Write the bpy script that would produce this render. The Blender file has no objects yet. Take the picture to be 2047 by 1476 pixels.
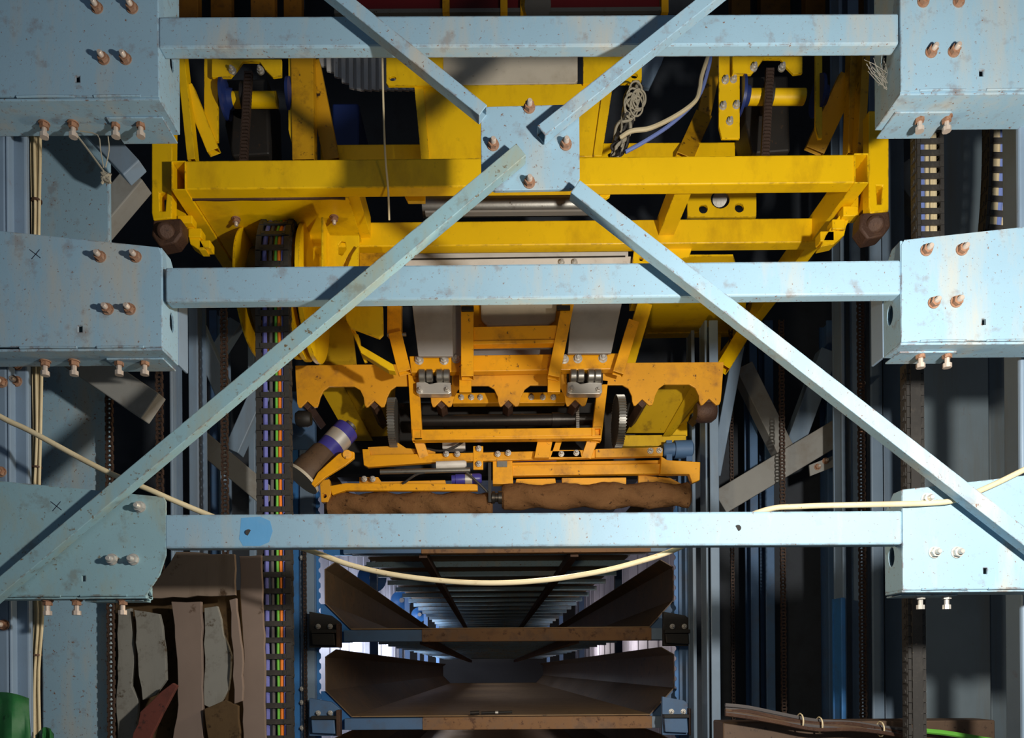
import bpy, bmesh, math, random
from mathutils import Vector, Matrix, Euler, noise
from mathutils.geometry import tessellate_polygon
random.seed(11)
SC = bpy.context.scene
COL = SC.collection

# ------------------------------------------------------------------ camera
F, CX, CY, CAMZ = 1478.0, 980.0, 1340.0, 1.6
TH = math.radians(0.42)
cs, sn = math.cos(TH), math.sin(TH)
cam_d = bpy.data.cameras.new('camera')
cam = bpy.data.objects.new('camera', cam_d)
COL.objects.link(cam)
cam_d.sensor_fit = 'HORIZONTAL'
cam_d.sensor_width = 36.0
cam_d.lens = F / 2047 * 36
cam_d.shift_x = (1023.5 - CX) / 2047
cam_d.shift_y = (CY - 738) / 2047
cam_d.clip_start = 0.02
cam_d.clip_end = 100
cam.matrix_world = Matrix(((cs, sn, 0, 0), (0, 0, -1, 0), (-sn, cs, 0, CAMZ), (0, 0, 0, 1)))
SC.camera = cam

# ------------------------------------------------------------------ world, lamps, exposure
w = bpy.data.worlds.new('world')
SC.world = w
w.use_nodes = True
bg = w.node_tree.nodes['Background']
bg.inputs[0].default_value = (0.55, 0.68, 0.9, 1)
bg.inputs[1].default_value = 0.11
SC.view_settings.view_transform = 'Standard'
SC.view_settings.look = 'None'
SC.view_settings.gamma = 1.0
SC.view_settings.use_curve_mapping = False
SC.view_settings.exposure = 0.15

def lamp(name, typ, loc, power, color, radius=0.05, aim=None, size=None, spot=None):
    d = bpy.data.lights.new(name, typ)
    d.energy = power
    d.color = color
    if typ == 'AREA':
        d.shape = 'RECTANGLE'
        d.size, d.size_y = size
    else:
        d.shadow_soft_size = radius
    if typ == 'SPOT':
        d.spot_size = math.radians(spot)
        d.spot_blend = 0.6
    o = bpy.data.objects.new(name, d)
    o.location = loc
    if aim is not None:
        o.rotation_euler = (Vector(aim) - Vector(loc)).to_track_quat('-Z', 'Y').to_euler()
    COL.objects.link(o)
    return o

lamp('work_lamp', 'POINT', (1.16, 0.7, 2.2), 212, (1.0, 0.94, 0.85), 0.055)
lamp('added_warm_fill', 'POINT', (0.2, 2.45, 2.06), 16, (1.0, 0.8, 0.55), 0.06)  # added warm fill, hidden behind the lowest beam to brighten the machine head
for i, (x, y, z, p) in enumerate([(-1.45, 7.6, 2.0, 48), (-1.45, 10.5, 2.0, 60), (-1.45, 14, 2.0, 70), (1.6, 7.6, 2.0, 8), (1.6, 10.5, 2.0, 11), (1.6, 14, 2.0, 14)]):
    lamp('room_lamp', 'POINT', (x, y, z), p, (0.72, 0.8, 1.0) if x < 0 else (1.0, 0.9, 0.95), 0.12)

# ------------------------------------------------------------------ materials
def lin(c):
    c = c / 255
    return c / 12.92 if c <= 0.04045 else ((c + 0.055) / 1.055) ** 2.4

def rgb(r, g, b):
    return (lin(r), lin(g), lin(b), 1)

def paint(name, base, rust=None, amount=0.3, dirt=None, dirt_amt=0.3, rough=0.5, metal=0.0, scale=40, bump=0.05, streak=1.0, var=0.2, spec=0.5, edge=None):
    m = bpy.data.materials.new(name)
    m.use_nodes = True
    nt = m.node_tree
    N, L = nt.nodes, nt.links
    b = N['Principled BSDF']
    b.inputs['Roughness'].default_value = rough
    b.inputs['Metallic'].default_value = metal
    b.inputs['Specular IOR Level'].default_value = spec
    tc = N.new('ShaderNodeTexCoord')
    def nz(s, detail=6, sz=1.0):
        mp = N.new('ShaderNodeMapping')
        mp.inputs['Scale'].default_value = (1, 1, sz)
        L.new(tc.outputs['Object'], mp.inputs['Vector'])
        n = N.new('ShaderNodeTexNoise')
        n.inputs['Scale'].default_value = s
        n.inputs['Detail'].default_value = detail
        n.inputs['Roughness'].default_value = 0.65
        L.new(mp.outputs[0], n.inputs['Vector'])
        return n.outputs['Fac']
    def ramp(src, a, c):
        r = N.new('ShaderNodeMapRange')
        r.inputs['From Min'].default_value = a
        r.inputs['From Max'].default_value = c
        r.clamp = True
        L.new(src, r.inputs['Value'])
        return r.outputs[0]
    def mix(fac, c1, c2):
        x = N.new('ShaderNodeMix')
        x.data_type = 'RGBA'
        if hasattr(fac, 'is_output'): L.new(fac, x.inputs['Factor'])
        else: x.inputs['Factor'].default_value = fac
        for c, k in ((c1, 'A'), (c2, 'B')):
            s = [i for i in x.inputs if i.name == k and i.type == 'RGBA'][0]
            if hasattr(c, 'is_output'): L.new(c, s)
            else: s.default_value = c
        return [o for o in x.outputs if o.type == 'RGBA'][0]
    def mul(f, k):
        q = N.new('ShaderNodeMath'); q.operation = 'MULTIPLY'
        L.new(f, q.inputs[0]); q.inputs[1].default_value = k
        return q.outputs[0]
    dark = tuple(v * 0.6 for v in base[:3]) + (1,)
    col = mix(mul(ramp(nz(3.0, 4), 0.35, 0.7), var * 2), base, dark)
    if dirt:
        col = mix(mul(ramp(nz(7.0, 8, streak), 0.5, 0.72), dirt_amt), col, dirt)
    if rust:
        t = 0.76 - 0.14 * amount
        col = mix(ramp(nz(scale, 8), t - 0.02, t + 0.05), col, rust)
        col = mix(mul(ramp(nz(14, 10), t - 0.05, t + 0.05), 0.35), col, rust)
    if edge:
        bv = N.new('ShaderNodeBevel'); bv.samples = 4
        bv.inputs['Radius'].default_value = 0.007
        ge = N.new('ShaderNodeNewGeometry')
        dt = N.new('ShaderNodeVectorMath'); dt.operation = 'DOT_PRODUCT'
        L.new(bv.outputs[0], dt.inputs[0]); L.new(ge.outputs['Normal'], dt.inputs[1])
        em = ramp(dt.outputs['Value'], 0.995, 0.90)
        ch = ramp(nz(26, 8), 0.50, 0.60)
        q = N.new('ShaderNodeMath'); q.operation = 'MULTIPLY'
        L.new(em, q.inputs[0]); L.new(ch, q.inputs[1])
        col = mix(q.outputs[0], col, edge)
    L.new(col, b.inputs['Base Color'])
    if bump:
        bp = N.new('ShaderNodeBump')
        bp.inputs['Strength'].default_value = bump
        bp.inputs['Distance'].default_value = 0.01
        L.new(nz(scale * 2, 6), bp.inputs['Height'])
        L.new(bp.outputs[0], b.inputs['Normal'])
    return m

RUST = rgb(110, 66, 40)
BROWN = rgb(96, 74, 52)
M = {}
M['blue'] = paint('blue_paint', rgb(146, 180, 200), rgb(120, 84, 60), 0.95, rgb(182, 178, 164), 0.8, 0.6, scale=95, streak=0.22, var=0.08, edge=rgb(104, 66, 42))
M['blue_green'] = paint('weathered_blue_paint', rgb(140, 176, 186), rgb(104, 84, 50), 1.0, rgb(158, 156, 124), 0.65, 0.55, scale=60, streak=0.4, var=0.1, edge=rgb(112, 80, 48))
M['bluegrey'] = paint('blue_grey_steel', rgb(128, 150, 172), RUST, 0.35, rgb(112, 104, 92), 0.5, 0.5, streak=0.15)
M['greybar'] = paint('dusty_grey_steel', rgb(146, 146, 142), RUST, 0.5, rgb(110, 96, 80), 0.6, 0.6)
M['deepblue'] = paint('bright_blue_paint', rgb(62, 128, 196), RUST, 0.4, rgb(70, 80, 90), 0.4, 0.45)
M['midblue'] = paint('dull_blue_paint', rgb(86, 120, 160), RUST, 0.5, rgb(90, 84, 74), 0.5, 0.55)
M['yellow'] = paint('yellow_paint', rgb(248, 200, 4), rgb(86, 58, 14), 0.5, rgb(188, 140, 10), 0.6, 0.42, scale=60, var=0.1, streak=0.5, edge=rgb(98, 66, 20))
M['yellowdirty'] = paint('dirty_yellow_paint', rgb(214, 158, 8), rgb(58, 38, 14), 1.0, rgb(120, 80, 14), 0.8, 0.5, scale=22)
M['orange'] = paint('amber_paint', rgb(246, 172, 14), rgb(92, 58, 26), 0.8, rgb(150, 98, 40), 0.6, 0.42, scale=30, var=0.1)
M['amberdirty'] = paint('soiled_amber_paint', rgb(238, 168, 34), rgb(112, 74, 36), 0.8, rgb(168, 112, 52), 0.7, 0.5, scale=40)
M['rust'] = paint('rusty_iron', rgb(160, 120, 94), rgb(112, 74, 50), 1.0, rgb(206, 190, 174), 0.6, 0.7, 0.2, scale=120, bump=0.3)
M['studtip'] = paint('pale_stud_metal', rgb(206, 190, 176), rgb(140, 100, 76), 0.8, None, 0, 0.45, 0.3)
M['shadedyellow'] = paint('shaded_brown_yellow_paint', rgb(132, 86, 14), rgb(50, 32, 12), 0.9, rgb(84, 54, 14), 0.8, 0.6)  # yellow darkened to brown, carrying the shade on the high rear posts
M['greysteel'] = paint('streaked_grey_steel', rgb(104, 118, 126), rgb(98, 66, 40), 0.6, rgb(98, 92, 78), 0.7, 0.55, streak=0.08)
M['rustdark'] = paint('dark_rusty_iron', rgb(82, 58, 46), rgb(50, 34, 28), 1.0, rgb(130, 96, 70), 0.5, 0.6, 0.3, scale=60, bump=0.3)
M['zinc'] = paint('zinc_steel', rgb(208, 204, 196), RUST, 0.3, None, 0, 0.4, 0.5)
M['steel'] = paint('worn_steel', rgb(150, 148, 142), rgb(70, 60, 50), 0.8, None, 0, 0.38, 0.8)
M['shaft'] = paint('dark_oily_steel', rgb(70, 66, 62), rgb(36, 32, 30), 0.8, None, 0, 0.35, 0.7)
M['black'] = paint('black_plastic', rgb(54, 52, 50), rgb(98, 90, 78), 0.7, rgb(84, 80, 74), 0.5, 0.6, scale=90)
M['dark'] = paint('dark_oily_iron', rgb(34, 31, 28), rgb(60, 44, 30), 0.8, None, 0, 0.6)
M['chain'] = paint('rusty_chain', rgb(80, 62, 52), rgb(40, 30, 26), 1.2, None, 0, 0.6, 0.4, scale=100)
M['beige'] = paint('beige_cable_sheath', rgb(222, 206, 168), rgb(140, 112, 76), 0.7, rgb(190, 166, 120), 0.5, 0.6, scale=60)
M['purple'] = paint('violet_cable_sheath', rgb(112, 116, 190), None, rough=0.5)
M['green'] = paint('green_cable_sheath', rgb(110, 190, 70), None, rough=0.5)
M['orangecable'] = paint('orange_cable_sheath', rgb(244, 130, 34), None, rough=0.5)
M['greycable'] = paint('grey_cable_sheath', rgb(92, 88, 88), None, rough=0.5)
M['bluecable'] = paint('blue_cable_sheath', rgb(120, 140, 205), None, rough=0.5)
M['white'] = paint('white_panel', rgb(226, 222, 216), rgb(120, 100, 84), 0.5, rgb(170, 160, 150), 0.35, 0.5)
M['wall'] = paint('white_wall_panel', rgb(222, 220, 228), None, dirt=rgb(170, 168, 176), dirt_amt=0.3, rough=0.6, streak=0.1)
M['grey'] = paint('grey_cabinet_paint', rgb(166, 164, 162), None, dirt=rgb(120, 114, 106), dirt_amt=0.4, rough=0.5)
M['cream'] = paint('dusty_cream_sheet', rgb(206, 196, 176), rgb(150, 136, 112), 0.6, rgb(160, 146, 120), 0.5, 0.6)
M['motorblue'] = paint('violet_motor_paint', rgb(66, 62, 150), rgb(50, 36, 30), 0.6, None, 0, 0.35)
M['ironcase'] = paint('soiled_cast_iron', rgb(92, 72, 56), rgb(52, 40, 32), 1.0, rgb(112, 88, 64), 0.5, 0.6)
M['soil'] = paint('caked_soil', rgb(120, 86, 56), rgb(64, 44, 30), 1.0, rgb(140, 104, 68), 0.6, 0.9, scale=36, bump=0.6, spec=0.1)
M['navy'] = paint('dark_navy_paint', rgb(34, 52, 110), rgb(30, 28, 26), 0.6, None, 0, 0.4)
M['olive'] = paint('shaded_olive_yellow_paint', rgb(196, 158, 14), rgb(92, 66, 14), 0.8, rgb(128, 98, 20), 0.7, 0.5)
M['tray'] = paint('rusty_brown_tray', rgb(104, 84, 62), rgb(56, 40, 28), 1.0, rgb(132, 98, 60), 0.7, 0.55, scale=20)
M['traybase'] = paint('lit_tray_base', rgb(156, 124, 84), rgb(84, 62, 42), 0.9, rgb(128, 98, 64), 0.6, 0.6, scale=20)  # lighter than the tray walls: light on the base put into the colour
M['lip'] = paint('rusty_lip', rgb(150, 108, 68), rgb(96, 62, 38), 1.2, rgb(112, 104, 98), 0.6, 0.65, scale=24)
M['red'] = paint('dark_red_paint', rgb(92, 14, 20), rgb(60, 20, 18), 0.5, rgb(90, 20, 20), 0.4, 0.5)
M['wood'] = paint('weathered_board', rgb(132, 116, 102), rgb(70, 54, 40), 1.0, rgb(92, 78, 62), 0.8, 0.85, scale=14, streak=0.12, spec=0.2)
M['woodpink'] = paint('pale_board', rgb(126, 110, 100), rgb(84, 68, 56), 0.7, rgb(116, 98, 88), 0.7, 0.85, scale=14, streak=0.12, spec=0.2)
M['woodgrey'] = paint('grey_board', rgb(136, 134, 126), rgb(70, 56, 38), 1.2, rgb(96, 88, 72), 0.8, 0.85, scale=12, streak=0.15, spec=0.2)
M['wooddark'] = paint('dark_stained_board', rgb(84, 66, 44), rgb(46, 34, 22), 1.2, rgb(60, 46, 30), 0.8, 0.9, scale=16, streak=0.3, spec=0.2)
M['redboard'] = paint('dark_red_board', rgb(96, 46, 36), rgb(44, 22, 18), 1.2, None, 0, 0.8, scale=20)
M['tarp'] = paint('green_tarpaulin', rgb(36, 106, 54), rgb(20, 60, 34), 0.8, rgb(96, 120, 100), 0.5, 0.6, scale=20)
M['concrete'] = paint('dark_concrete', rgb(92, 92, 92), None, dirt=rgb(60, 58, 56), dirt_amt=0.6, rough=0.85)
M['roof'] = paint('dark_roof_sheet', rgb(60, 66, 74), None, dirt=rgb(40, 42, 46), dirt_amt=0.5, rough=0.8)
M['web'] = paint('grey_cobweb', rgb(150, 146, 136), None, rough=0.9)
M['ink'] = paint('blue_black_ink', rgb(30, 38, 58), None, rough=0.7, bump=0)
M['twine'] = paint('grey_twine', rgb(168, 160, 140), rgb(110, 100, 84), 0.8, None, 0, 0.85, scale=80)

# ------------------------------------------------------------------ geometry helpers
YV = Vector((0, 1, 0))

def P(px, py, Y):
    dx, dy = (px - CX) * Y / F, (CY - py) * Y / F
    return Vector((dx * cs + dy * sn, Y, CAMZ - dx * sn + dy * cs))

class MB:
    def __init__(self):
        self.v, self.f = [], []
    def add(self, vs, fs):
        n = len(self.v)
        self.v += [Vector(a) for a in vs]
        self.f += [tuple(i + n for i in q) for q in fs]
        return self
    def hexa(self, a, b):      # a: four corners, b: four opposite corners
        self.add(list(a) + list(b), [(3, 2, 1, 0), (4, 5, 6, 7), (0, 1, 5, 4), (1, 2, 6, 5), (2, 3, 7, 6), (3, 0, 4, 7)])
        return self
    def box(self, a, b):
        x0, x1 = sorted((a[0], b[0])); y0, y1 = sorted((a[1], b[1])); z0, z1 = sorted((a[2], b[2]))
        return self.hexa([(x0, y0, z0), (x1, y0, z0), (x1, y0, z1), (x0, y0, z1)], [(x0, y1, z0), (x1, y1, z0), (x1, y1, z1), (x0, y1, z1)])
    def boxp(self, x0, y0, x1, y1, Y0, Y1):     # axis-aligned box whose front face sits at depth Y0
        a, b = P(x0, (y0 + y1) / 2, Y0), P(x1, (y0 + y1) / 2, Y0)
        t, u = P((x0 + x1) / 2, y0, Y0), P((x0 + x1) / 2, y1, Y0)
        return self.box((a.x, Y0, u.z), (b.x, Y1, t.z))
    def bar(self, p, q, wd, dp, hollow=0.0, n=None):   # front-face centre line p-q, width across, depth away
        p, q = Vector(p), Vector(q)
        ax = (q - p).normalized()
        if n is None:
            n = ax.cross(YV)
            n = n.normalized() if n.length > 1e-4 else Vector((1, 0, 0))
        d = n.cross(ax).normalized()
        if d.y < 0: d = -d
        def ring(c, w2, d0, d1):
            return [c - n * w2 + d * d0, c + n * w2 + d * d0, c + n * w2 + d * d1, c - n * w2 + d * d1]
        o0, o1 = ring(p, wd / 2, 0, dp), ring(q, wd / 2, 0, dp)
        if not hollow:
            return self.hexa(o0, o1)
        i0, i1 = ring(p, wd / 2 - hollow, hollow, dp - hollow), ring(q, wd / 2 - hollow, hollow, dp - hollow)
        fs = []
        for k in range(4):
            j = (k + 1) % 4
            fs += [(k, j, 4 + j, 4 + k), (8 + j, 8 + k, 12 + k, 12 + j), (j, k, 8 + k, 8 + j), (4 + k, 4 + j, 12 + j, 12 + k)]
        return self.add(o0 + o1 + i0 + i1, fs)
    def poly(self, pts, off, holes=()):       # planar polygon (with holes) thickened by the vector off
        loops = [[Vector(p) for p in pts]] + [[Vector(p) for p in h] for h in holes]
        flat = [p for l in loops for p in l]
        tri = tessellate_polygon(loops)
        n = len(flat)
        off = Vector(off)
        fs = [tuple(t) for t in tri] + [tuple(i + n for i in reversed(t)) for t in tri]
        s = 0
        for l in loops:
            k = len(l)
            fs += [(s + i, s + (i + 1) % k, s + (i + 1) % k + n, s + i + n) for i in range(k)]
            s += k
        return self.add(flat + [p + off for p in flat], fs)
    def plate(self, px, Y, t, holes=()):
        return self.poly([P(a, b, Y) for a, b in px], (0, t, 0), [[P(a, b, Y) for a, b in h] for h in holes])
    def lathe(self, p, q, prof, n=20):        # prof: (distance along p->q in metres, radius)
        p, q = Vector(p), Vector(q)
        ax = (q - p).normalized()
        u = ax.orthogonal().normalized(); v = ax.cross(u)
        vs, fs = [], []
        for t, r in prof:
            for k in range(n):
                a = 2 * math.pi * k / n
                vs.append(p + ax * t + (u * math.cos(a) + v * math.sin(a)) * r)
        m = len(prof)
        for i in range(m - 1):
            for k in range(n):
                j = (k + 1) % n
                fs.append((i * n + k, i * n + j, (i + 1) * n + j, (i + 1) * n + k))
        fs += [tuple(range(n - 1, -1, -1)), tuple(range((m - 1) * n, m * n))]
        return self.add(vs, fs)
    def cyl(self, p, q, r, n=20):
        L = (Vector(q) - Vector(p)).length
        return self.lathe(p, q, [(0, r), (L, r)], n)
    def tube(self, pts, r, n=8, smooth=3):
        pts = [Vector(a) for a in pts]
        if smooth and len(pts) > 2:
            out = []
            ext = [pts[0] * 2 - pts[1]] + pts + [pts[-1] * 2 - pts[-2]]
            for i in range(1, len(ext) - 2):
                a, b, c, d = ext[i - 1:i + 3]
                for k in range(smooth):
                    t = k / smooth
                    out.append(0.5 * ((2 * b) + (c - a) * t + (2 * a - 5 * b + 4 * c - d) * t * t + (3 * b - a - 3 * c + d) * t ** 3))
            pts = out + [pts[-1]]
        vs, fs = [], []
        ref = Vector((0.13, 0.9, 0.4)).normalized()
        for i, c in enumerate(pts):
            tg = (pts[min(i + 1, len(pts) - 1)] - pts[max(i - 1, 0)]).normalized()
            u = tg.cross(ref)
            u = u.normalized() if u.length > 1e-5 else tg.orthogonal().normalized()
            v = tg.cross(u)
            vs += [c + (u * math.cos(2 * math.pi * k / n) + v * math.sin(2 * math.pi * k / n)) * r for k in range(n)]
        for i in range(len(pts) - 1):
            for k in range(n):
                j = (k + 1) % n
                fs.append((i * n + k, i * n + j, (i + 1) * n + j, (i + 1) * n + k))
        fs += [tuple(range(n - 1, -1, -1)), tuple(range((len(pts) - 1) * n, len(pts) * n))]
        return self.add(vs, fs)
    def mesh(self, name, mats, origin=None, smooth=False, mat2=None, from_face=0):
        me = bpy.data.meshes.new(name)
        o = Vector(origin) if origin is not None else Vector((0, 0, 0))
        me.from_pydata([v - o for v in self.v], [], self.f)
        bm = bmesh.new(); bm.from_mesh(me)
        bmesh.ops.recalc_face_normals(bm, faces=bm.faces)
        bm.to_mesh(me); bm.free()
        if smooth:
            me.polygons.foreach_set('use_smooth', [True] * len(me.polygons))
            me.set_sharp_from_angle(angle=math.radians(38))
        me.materials.append(mats)
        if mat2:
            me.materials.append(mat2)
            for p in me.polygons[from_face:]: p.material_index = 1
        return me
    def build(self, name, mat, parent=None, bevel=0.0, smooth=False):
        mat = M[mat] if isinstance(mat, str) else mat
        if parent is None:
            xs = [v.x for v in self.v]; ys = [v.y for v in self.v]; zs = [v.z for v in self.v]
            org = Vector(((min(xs) + max(xs)) / 2, (min(ys) + max(ys)) / 2, min(zs)))
        else:
            org = Vector((0, 0, 0))
        o = bpy.data.objects.new(name, self.mesh(name, mat, org, smooth))
        o.location = org
        COL.objects.link(o)
        if parent is not None:
            adopt(o, parent)
        if bevel:
            md = o.modifiers.new('bevel', 'BEVEL')
            md.width = bevel; md.segments = 2; md.limit_method = 'ANGLE'; md.angle_limit = math.radians(40)
        return o

WM = {}
def adopt(o, parent):
    o.parent = parent
    o.matrix_parent_inverse = WM.get(parent.name, Matrix.Identity(4)).inverted()

def tag(o, label, cat, group=None, kind=None):
    o['label'] = label; o['category'] = cat
    if group: o['group'] = group
    if kind: o['kind'] = kind
    return o

def thing(name, loc, label, cat, group=None):
    o = bpy.data.objects.new(name, None)
    o.location = loc
    o.empty_display_size = 0.05
    COL.objects.link(o)
    WM[o.name] = Matrix.Translation(Vector(loc))
    return tag(o, label, cat, group)

def struct(o):
    o['kind'] = 'structure'
    return o

def part_copy(name, me, parent, mat4):
    o = bpy.data.objects.new(name, me)
    COL.objects.link(o)
    adopt(o, parent)
    o.matrix_basis = mat4
    return o

def circ(px, py, r, n=14, ry=None):
    return [(px + r * math.cos(2 * math.pi * k / n), py + (ry or r) * math.sin(2 * math.pi * k / n)) for k in range(n)]

def rect(x0, y0, x1, y1):
    return [(x0, y0), (x1, y0), (x1, y1), (x0, y1)]

# shared bolt mesh: axis along +Z pointing out of the surface it sits on
def bolt_mesh(name, mat, k=1.0, stud=0.021, head=False):
    m = MB()
    m.lathe((0, 0, -0.004), (0, 0, 1), [(0, .0175 * k), (.007, .0175 * k)], 18)
    m.lathe((0, 0, .003), (0, 0, 1), [(0, .0145 * k), (.013 * k, .0145 * k)], 6)
    nf = len(m.f)
    if head:
        m.lathe((0, 0, .01), (0, 0, 1), [(0, .008 * k), (.022, .008 * k), (.022, .0135 * k), (.035, .0135 * k)], 8)
    else:
        m.lathe((0, 0, .01), (0, 0, 1), [(0, .0082 * k), (stud - .003, .0082 * k), (stud, .006 * k)], 10)
    return m.mesh(name, M[mat], None, True, M['studtip'], nf) if mat == 'rust' else m.mesh(name, M[mat], None, True)
BOLT_RUST = bolt_mesh('rusty_bolt', 'rust')
BOLT_ZINC = bolt_mesh('zinc_bolt', 'zinc')
BOLT_HANG = bolt_mesh('hanging_bolt', 'rust', 0.95, 0.04, True)
BOLT_HANG_ZINC = bolt_mesh('hanging_zinc_bolt', 'zinc', 0.9, 0.04, True)
BOLT_RAIL = bolt_mesh('rail_bolt', 'zinc', 1.25, 0.02)
BOLT_SMALL = bolt_mesh('small_bolt', 'zinc', 0.85, 0.016)
TOCAM = Matrix(((1, 0, 0), (0, 0, -1), (0, 1, 0))).to_4x4()      # local Z -> world -Y
DOWN = Matrix.Rotation(math.pi, 4, 'X')
def bolt_front(px, py, Y, parent, me, name='bolt', spin=None):
    s = random.uniform(0, 1) if spin is None else spin
    return part_copy(name, me, parent, Matrix.Translation(P(px, py, Y)) @ TOCAM @ Matrix.Rotation(s, 4, 'Z'))
def bolt_down(px, py, Y, z, parent, me, name='bolt'):
    p = P(px, py, Y); p.z = z
    return part_copy(name, me, parent, Matrix.Translation(p) @ DOWN @ Matrix.Rotation(random.uniform(0, 1), 4, 'Z'))

# ------------------------------------------------------------------ setting
struct(MB().box((-6, -1, -0.2), (6, 18, 0)).build('floor', 'concrete'))
struct(MB().box((-6, 1.0, 6.4), (6, 18, 6.6)).build('ceiling', 'roof'))
struct(MB().box((-3.6, 1.0, 0), (-3.4, 5.0, 6.4)).build('wall_left', 'roof'))
struct(MB().box((3.4, 1.0, 0), (3.6, 5.0, 6.4)).build('wall_right', 'roof'))
# growing room beyond the shelves: pale clad walls
wl = struct(MB().box((-2.0, 5.0, 0), (-1.95, 18, 4.2)).build('wall_room_left', 'wall'))
wr = struct(MB().box((2.05, 5.0, 0), (2.1, 18, 4.2)).build('wall_room_right', 'wall'))
for (wo, xx, sg) in ((wl, -1.95, 1), (wr, 2.05, -1)):
    WM[wo.name] = Matrix.Translation(wo.location)
    for k in range(20):
        y = 6.0 + k * 0.6
        MB().box((xx, y, 0.02), (xx + sg * 0.012, y + 0.03, 4.15)).build('panel_joint', 'wall', wo)
xl_, xr_ = P(626, 1300, 4.5).x, P(1374, 1300, 4.5).x
struct(MB().box((-3.4, 4.5, 0), (xl_, 4.6, 6.4)).build('blocking_wall_left', 'roof'))  # side walls carried inward to block the room lamps' spill on the rails
struct(MB().box((xr_, 4.5, 0), (3.4, 4.6, 6.4)).build('blocking_wall_right', 'roof'))
struct(MB().box((xl_, 4.5, 2.78), (xr_, 4.6, 6.4)).build('blocking_wall_upper', 'roof'))  # added to block light and keep the space behind the carriage dark
struct(MB().box((-2.0, 17.8, 0), (2.1, 18, 6.4)).build('wall_back', 'dark'))  # near-black colour stands in for the unlit far end of the room
struct(MB().box((-2.0, 5.2, 4.2), (2.1, 18, 4.3)).build('ceiling_room', 'roof'))

# ------------------------------------------------------------------ front blue frame
YF = 2.20
def crossbeam(l, r, h, lab, mat='blue', holes=()):
    # l, r: pixel centre of the front face at each end
    t = thing('cross_beam', P((l[0] + r[0]) / 2, (l[1] + r[1]) / 2, YF), lab, 'beam', 'horizontal beams of the blue front frame')
    MB().bar(P(l[0], l[1], YF), P(r[0], r[1], YF), h * YF / F, 0.045).build('tube', mat, t, 0.006)
    for (hx, hy) in holes:
        m = MB()
        m.lathe(P(hx, hy, YF - 0.0012), P(hx, hy, YF + 0.02), [(0, 0.0095), (0.004, 0.0095)], 18)
        m.build('hole_shade_disc', 'dark', t)  # dark disc on the face, coloured as the shade inside a hole
    return t
M['freshblue'] = paint('fresh_blue_paint', rgb(104, 170, 220), None, dirt=rgb(150, 170, 180), dirt_amt=0.3, rough=0.45)
crossbeam((316, 64), (1797, 57), 62, 'topmost pale blue steel crossbeam, running under the upper pair of braces')
crossbeam((330, 569), (1801, 554), 69, 'middle pale blue steel crossbeam in front of the yellow machine')
lowbeam = crossbeam((329, 1063), (1804, 1055), 68, 'lowest pale blue steel crossbeam, scuffed, above the brown trays', holes=((497, 1065), (1475, 1056)))

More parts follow.
